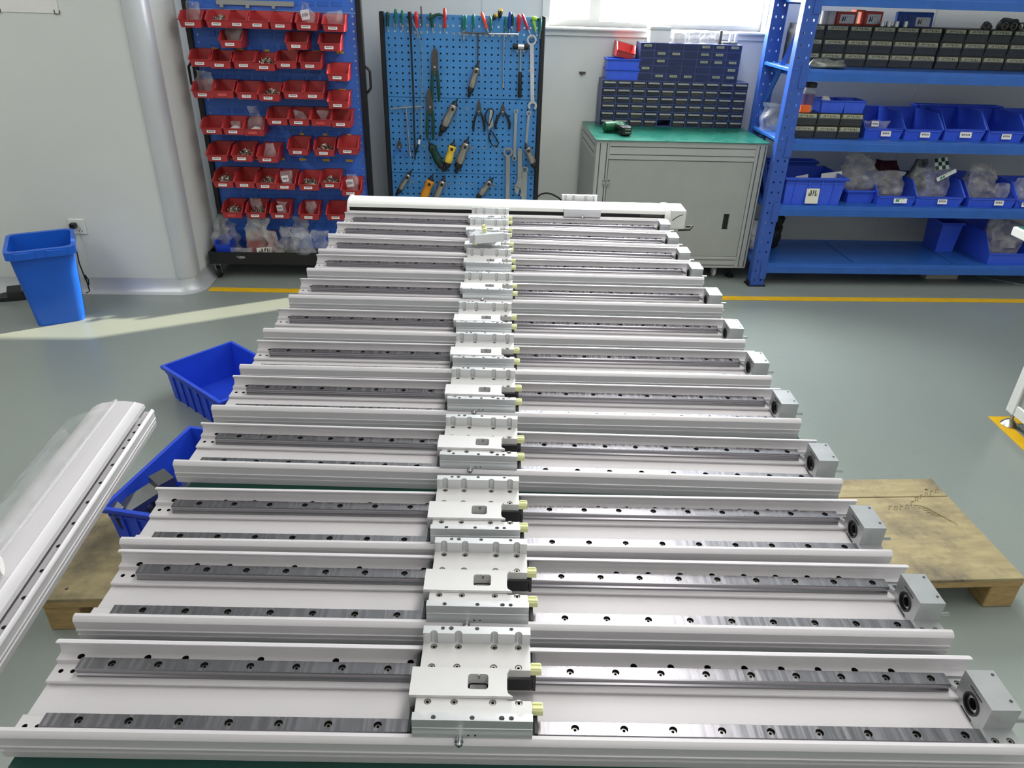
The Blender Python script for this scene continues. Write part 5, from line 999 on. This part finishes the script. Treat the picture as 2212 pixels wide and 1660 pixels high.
tag(OB('plastic_bag', bag_mesh(.20, .10, .07, 77, .8, .6), 'bag_clear', None, (-.96, 1.98, .135), .4), 'clear bag lying at the back of the crate on the pallet', 'bag')
# ================================================================ pallet
pa = R(3.2); P1 = Vector((1.605, 1.627)); ex, ey = Vector((math.cos(pa), math.sin(pa))), Vector((-math.sin(pa), math.cos(pa)))
PL, PD = 2.88, .505; org = P1-ex*PL
pt = T('pallet', 'worn plywood-topped wooden pallet lying under the work table', 'pallet', (org.x, org.y, 0), pa)
for k in range(2):
    x0, x1 = k*PL/2+.0015, (k+1)*PL/2-.0015; OB('top_board', MB().box(x0, 0, .108, x1, PD-.105, .120, .0015), 'plywood', pt); OB('top_board', MB().box(x0, PD-.102, .1085, x1, PD, .1205, .0015), 'plywood', pt)
for y in (.0, PD/2-.04, PD-.08): OB('stringer', MB().box(0, y, .086, PL, y+.08, .108, .002), 'pallet_block', pt)
for i in range(5):
    for y in (.0, PD/2-.04, PD-.08):
        x = i*(PL-.1)/4; OB('block', MB().box(x+.004, y+.002, 0, x+.1, y+.078, .086, .003), 'pallet_block', pt)
st = MB()                                     # faint stamp worn into the wood: a curve of strokes over a fan of arcs
def pp_(x, y): q = at_z(x, y, .1203); d = q.xy-org; return Vector((d.dot(ex), d.dot(ey), .1203))
sc_pts = [(1922, 1098), (1934, 1099), (1946, 1098), (1958, 1096), (1970, 1088), (1979, 1079), (1989, 1074), (2000, 1070), (2011, 1066), (2022, 1062)]
for i, (x, y) in enumerate(sc_pts):
    for s_, (dx_, dy_, ex_, ey_) in enumerate([(-2, -4, -2, 4), (-2, -4, 4, -4), (3, -3, 3, 4)][:2+i % 2]): st.tube([pp_(x+dx_, y+dy_), pp_(x+ex_, y+ey_)], .0022, 4)
for k in range(5):
    st.tube([pp_(1975+9*k+t*(14+2*k), 1092+5*k+t*t*(1.5+k*.5)) for t in (0, 1, 2, 2.6)], .0016, 4)
OB('stamp', st, 'stamp_brown', pt, kind='stuff')
# nail heads
for i in range(10): OB('nail', MB().tube([(.06+i*(PL-.12)/9, .04+.4*(i % 2), .120), (.06+i*(PL-.12)/9, .04+.4*(i % 2), .1206)], .005, 8), 'dark_steel', pt)
# ================================================================ bundle of profiles at the left
ba = math.atan2(.628, -.057)-PI/2; bo = Vector((-.878, 1.440, 0)); BL = 1.55
def bundle(name, lb, prof, mats, cat, z, kind='prism', x=0, L=BL, y0=0):
    mb = MB().prism(prof, -L, 0, 'y'); o = OB(name, mb, mats, None, (bo.x+x*math.cos(ba), bo.y+x*math.sin(ba), z), ba); tag(o, lb, cat); return o
BZ = .716
out = [(.0690, 0), (.0712, .0130), (.0690, .0140), (.0690, .0165), (.0712, .0175), (.0720, .0225), (.0708, .0240), (.0708, .034), (.0722, .040), (.0705, .0435), (.0666, .0462), (.0640, .0440), (.0640, .039), (.0500, .039), (.0500, .022), (.026, .022), (.026, .010)]
ext = bundle('aluminium_extrusion', 'grooved aluminium channel extrusion at the bottom of the wrapped bundle, left foreground', out+[(-x, z) for x, z in reversed(out)], 'anodised', 'extrusion', BZ)
for i in range(24):
    if i in (0,): continue
    OB('mounting_hole', MB().tube([(.0585, -.028-.031*i if i < 5 else -.028-.031*4-.062*(i-4), .0390), (.0585, -.028-.031*i if i < 5 else -.028-.031*4-.062*(i-4), .0394)], .0040, 10), 'black_rubber', ext)
cvp = [(-.062, .0)]+[(-.062, .006)]+[(-.060+.030*t, .008+.011*math.sin(t*PI/2)) for t in (.3, .7, 1)]+[(-.010, .022), (-.010, .026), (-.0045, .0275), (-.0035, .022), (.012, .0215), (.032, .0185), (.034, .0195), (.0355, .0178), (.0530, .0120), (.0540, .003), (.050, .003), (.046, .010), (.02, .016), (-.02, .017), (-.052, .008), (-.055, .0)]
bundle('cover_profile', 'curved aluminium cover profile with a ridge lying on the channel, left foreground', cvp, 'anodised', 'profile', BZ+.0470)
film = [(-.104, -.046), (-.110, -.02), (-.098, .004), (-.070, .0165), (-.040, .0265), (-.012, .0310), (-.004, .0325), (.002, .0300)]
fm = MB(); ns = 40
for j in range(ns+1):
    y = -.045-(BL-.06)*j/ns
    for i, (x, z) in enumerate(film):
        k = noise.noise(Vector((x*40, y*11, 3)))*.011+noise.noise(Vector((x*90, y*46, 8)))*.005; fm.v.append((x+k*(1 if i < 4 else .2)-.0*j, y, z+max(-.001, k*(1 if i < 6 else .3))))
nf = len(film)
for j in range(ns): fm.f += [(j*nf+i, j*nf+i+1, (j+1)*nf+i+1, (j+1)*nf+i) for i in range(nf-1)]
fm.m = [0]*len(fm.f)
tag(OB('plastic_film', fm, 'film', None, (bo.x, bo.y, BZ+.0470), ba), 'clear wrinkled plastic film draped over the left side of the profile bundle', 'film')
wr = at_z(4, 1222, BZ+.09); tag(OB('paper_roll', MB().tube([(0, 0, 0), (-.07, -.035, 0), (-.071, -.0355, 0)], [.0155, .0155, .012], 16), 'paper', None, (wr.x, wr.y, BZ+.0895)), 'small white paper roll resting on the wrapped profiles at the left edge', 'roll')
tz = T('trestle', 'steel trestle carrying the near end of the profile bundle', 'trestle', (bo.x+.10, .42, 0), ba)
OB('cross_bar', MB().box(-.07, -.03, BZ-.05, .058, .03, BZ-.0005, .003), 'dark_steel', tz); OB('leg', MB().box(-.02, -.03, 0, .02, -.0, BZ-.05), 'dark_steel', tz); OB('foot', MB().box(-.07, -.06, 0, .055, .06, .015), 'dark_steel', tz)
# ================================================================ right: white bench corner
rc = at_z(2190, 486, .86)
bn = T('side_bench', 'white framed bench with a green mat, cut off by the right edge of the photo', 'bench', (2.235, 2.69, 0), R(1))
for x in (0, 1.15):
    for y in (0, -.80): OB('leg', MB().box(x, y, .065, x+.05, y+.05, .82, .003), 'white_paint', bn)
for y in (.003, -.797): OB('bottom_rail', MB().box(.05, y, .065, 1.15, y+.044, .115, .003), 'white_paint', bn)
for x in (.003, 1.153): OB('side_rail', MB().box(x, -.75, .065, x+.044, 0, .115, .003), 'white_paint', bn)
OB('lower_panel', MB().box(.047, -.75, .070, 1.153, .003, .085), 'cabinet_grey', bn); OB('end_panel', MB().box(.010, -.75, .115, .016, 0, .45), 'cabinet_grey', bn)
dx, dy = rc.x-2.235, rc.y-2.69
OB('bench_top', MB().box(dx, -.95, .82, 1.35, dy, .855, .003), 'white_paint', bn); OB('bench_mat', MB().box(dx+.012, -.94, .855, 1.34, dy-.012, .859, .001), 'mat_green_worn', bn)
for x in (.025, 1.175):
    for y in (.025, -.775): OB('levelling_foot', MB().tube([(x, y, 0), (x, y, .006), (x, y, .020), (x, y, .030), (x, y, .032), (x, y, .066)], [.036, .036, .024, .012, .008, .008], 18), 'bright_steel', bn)
bpy.context.view_layer.update()
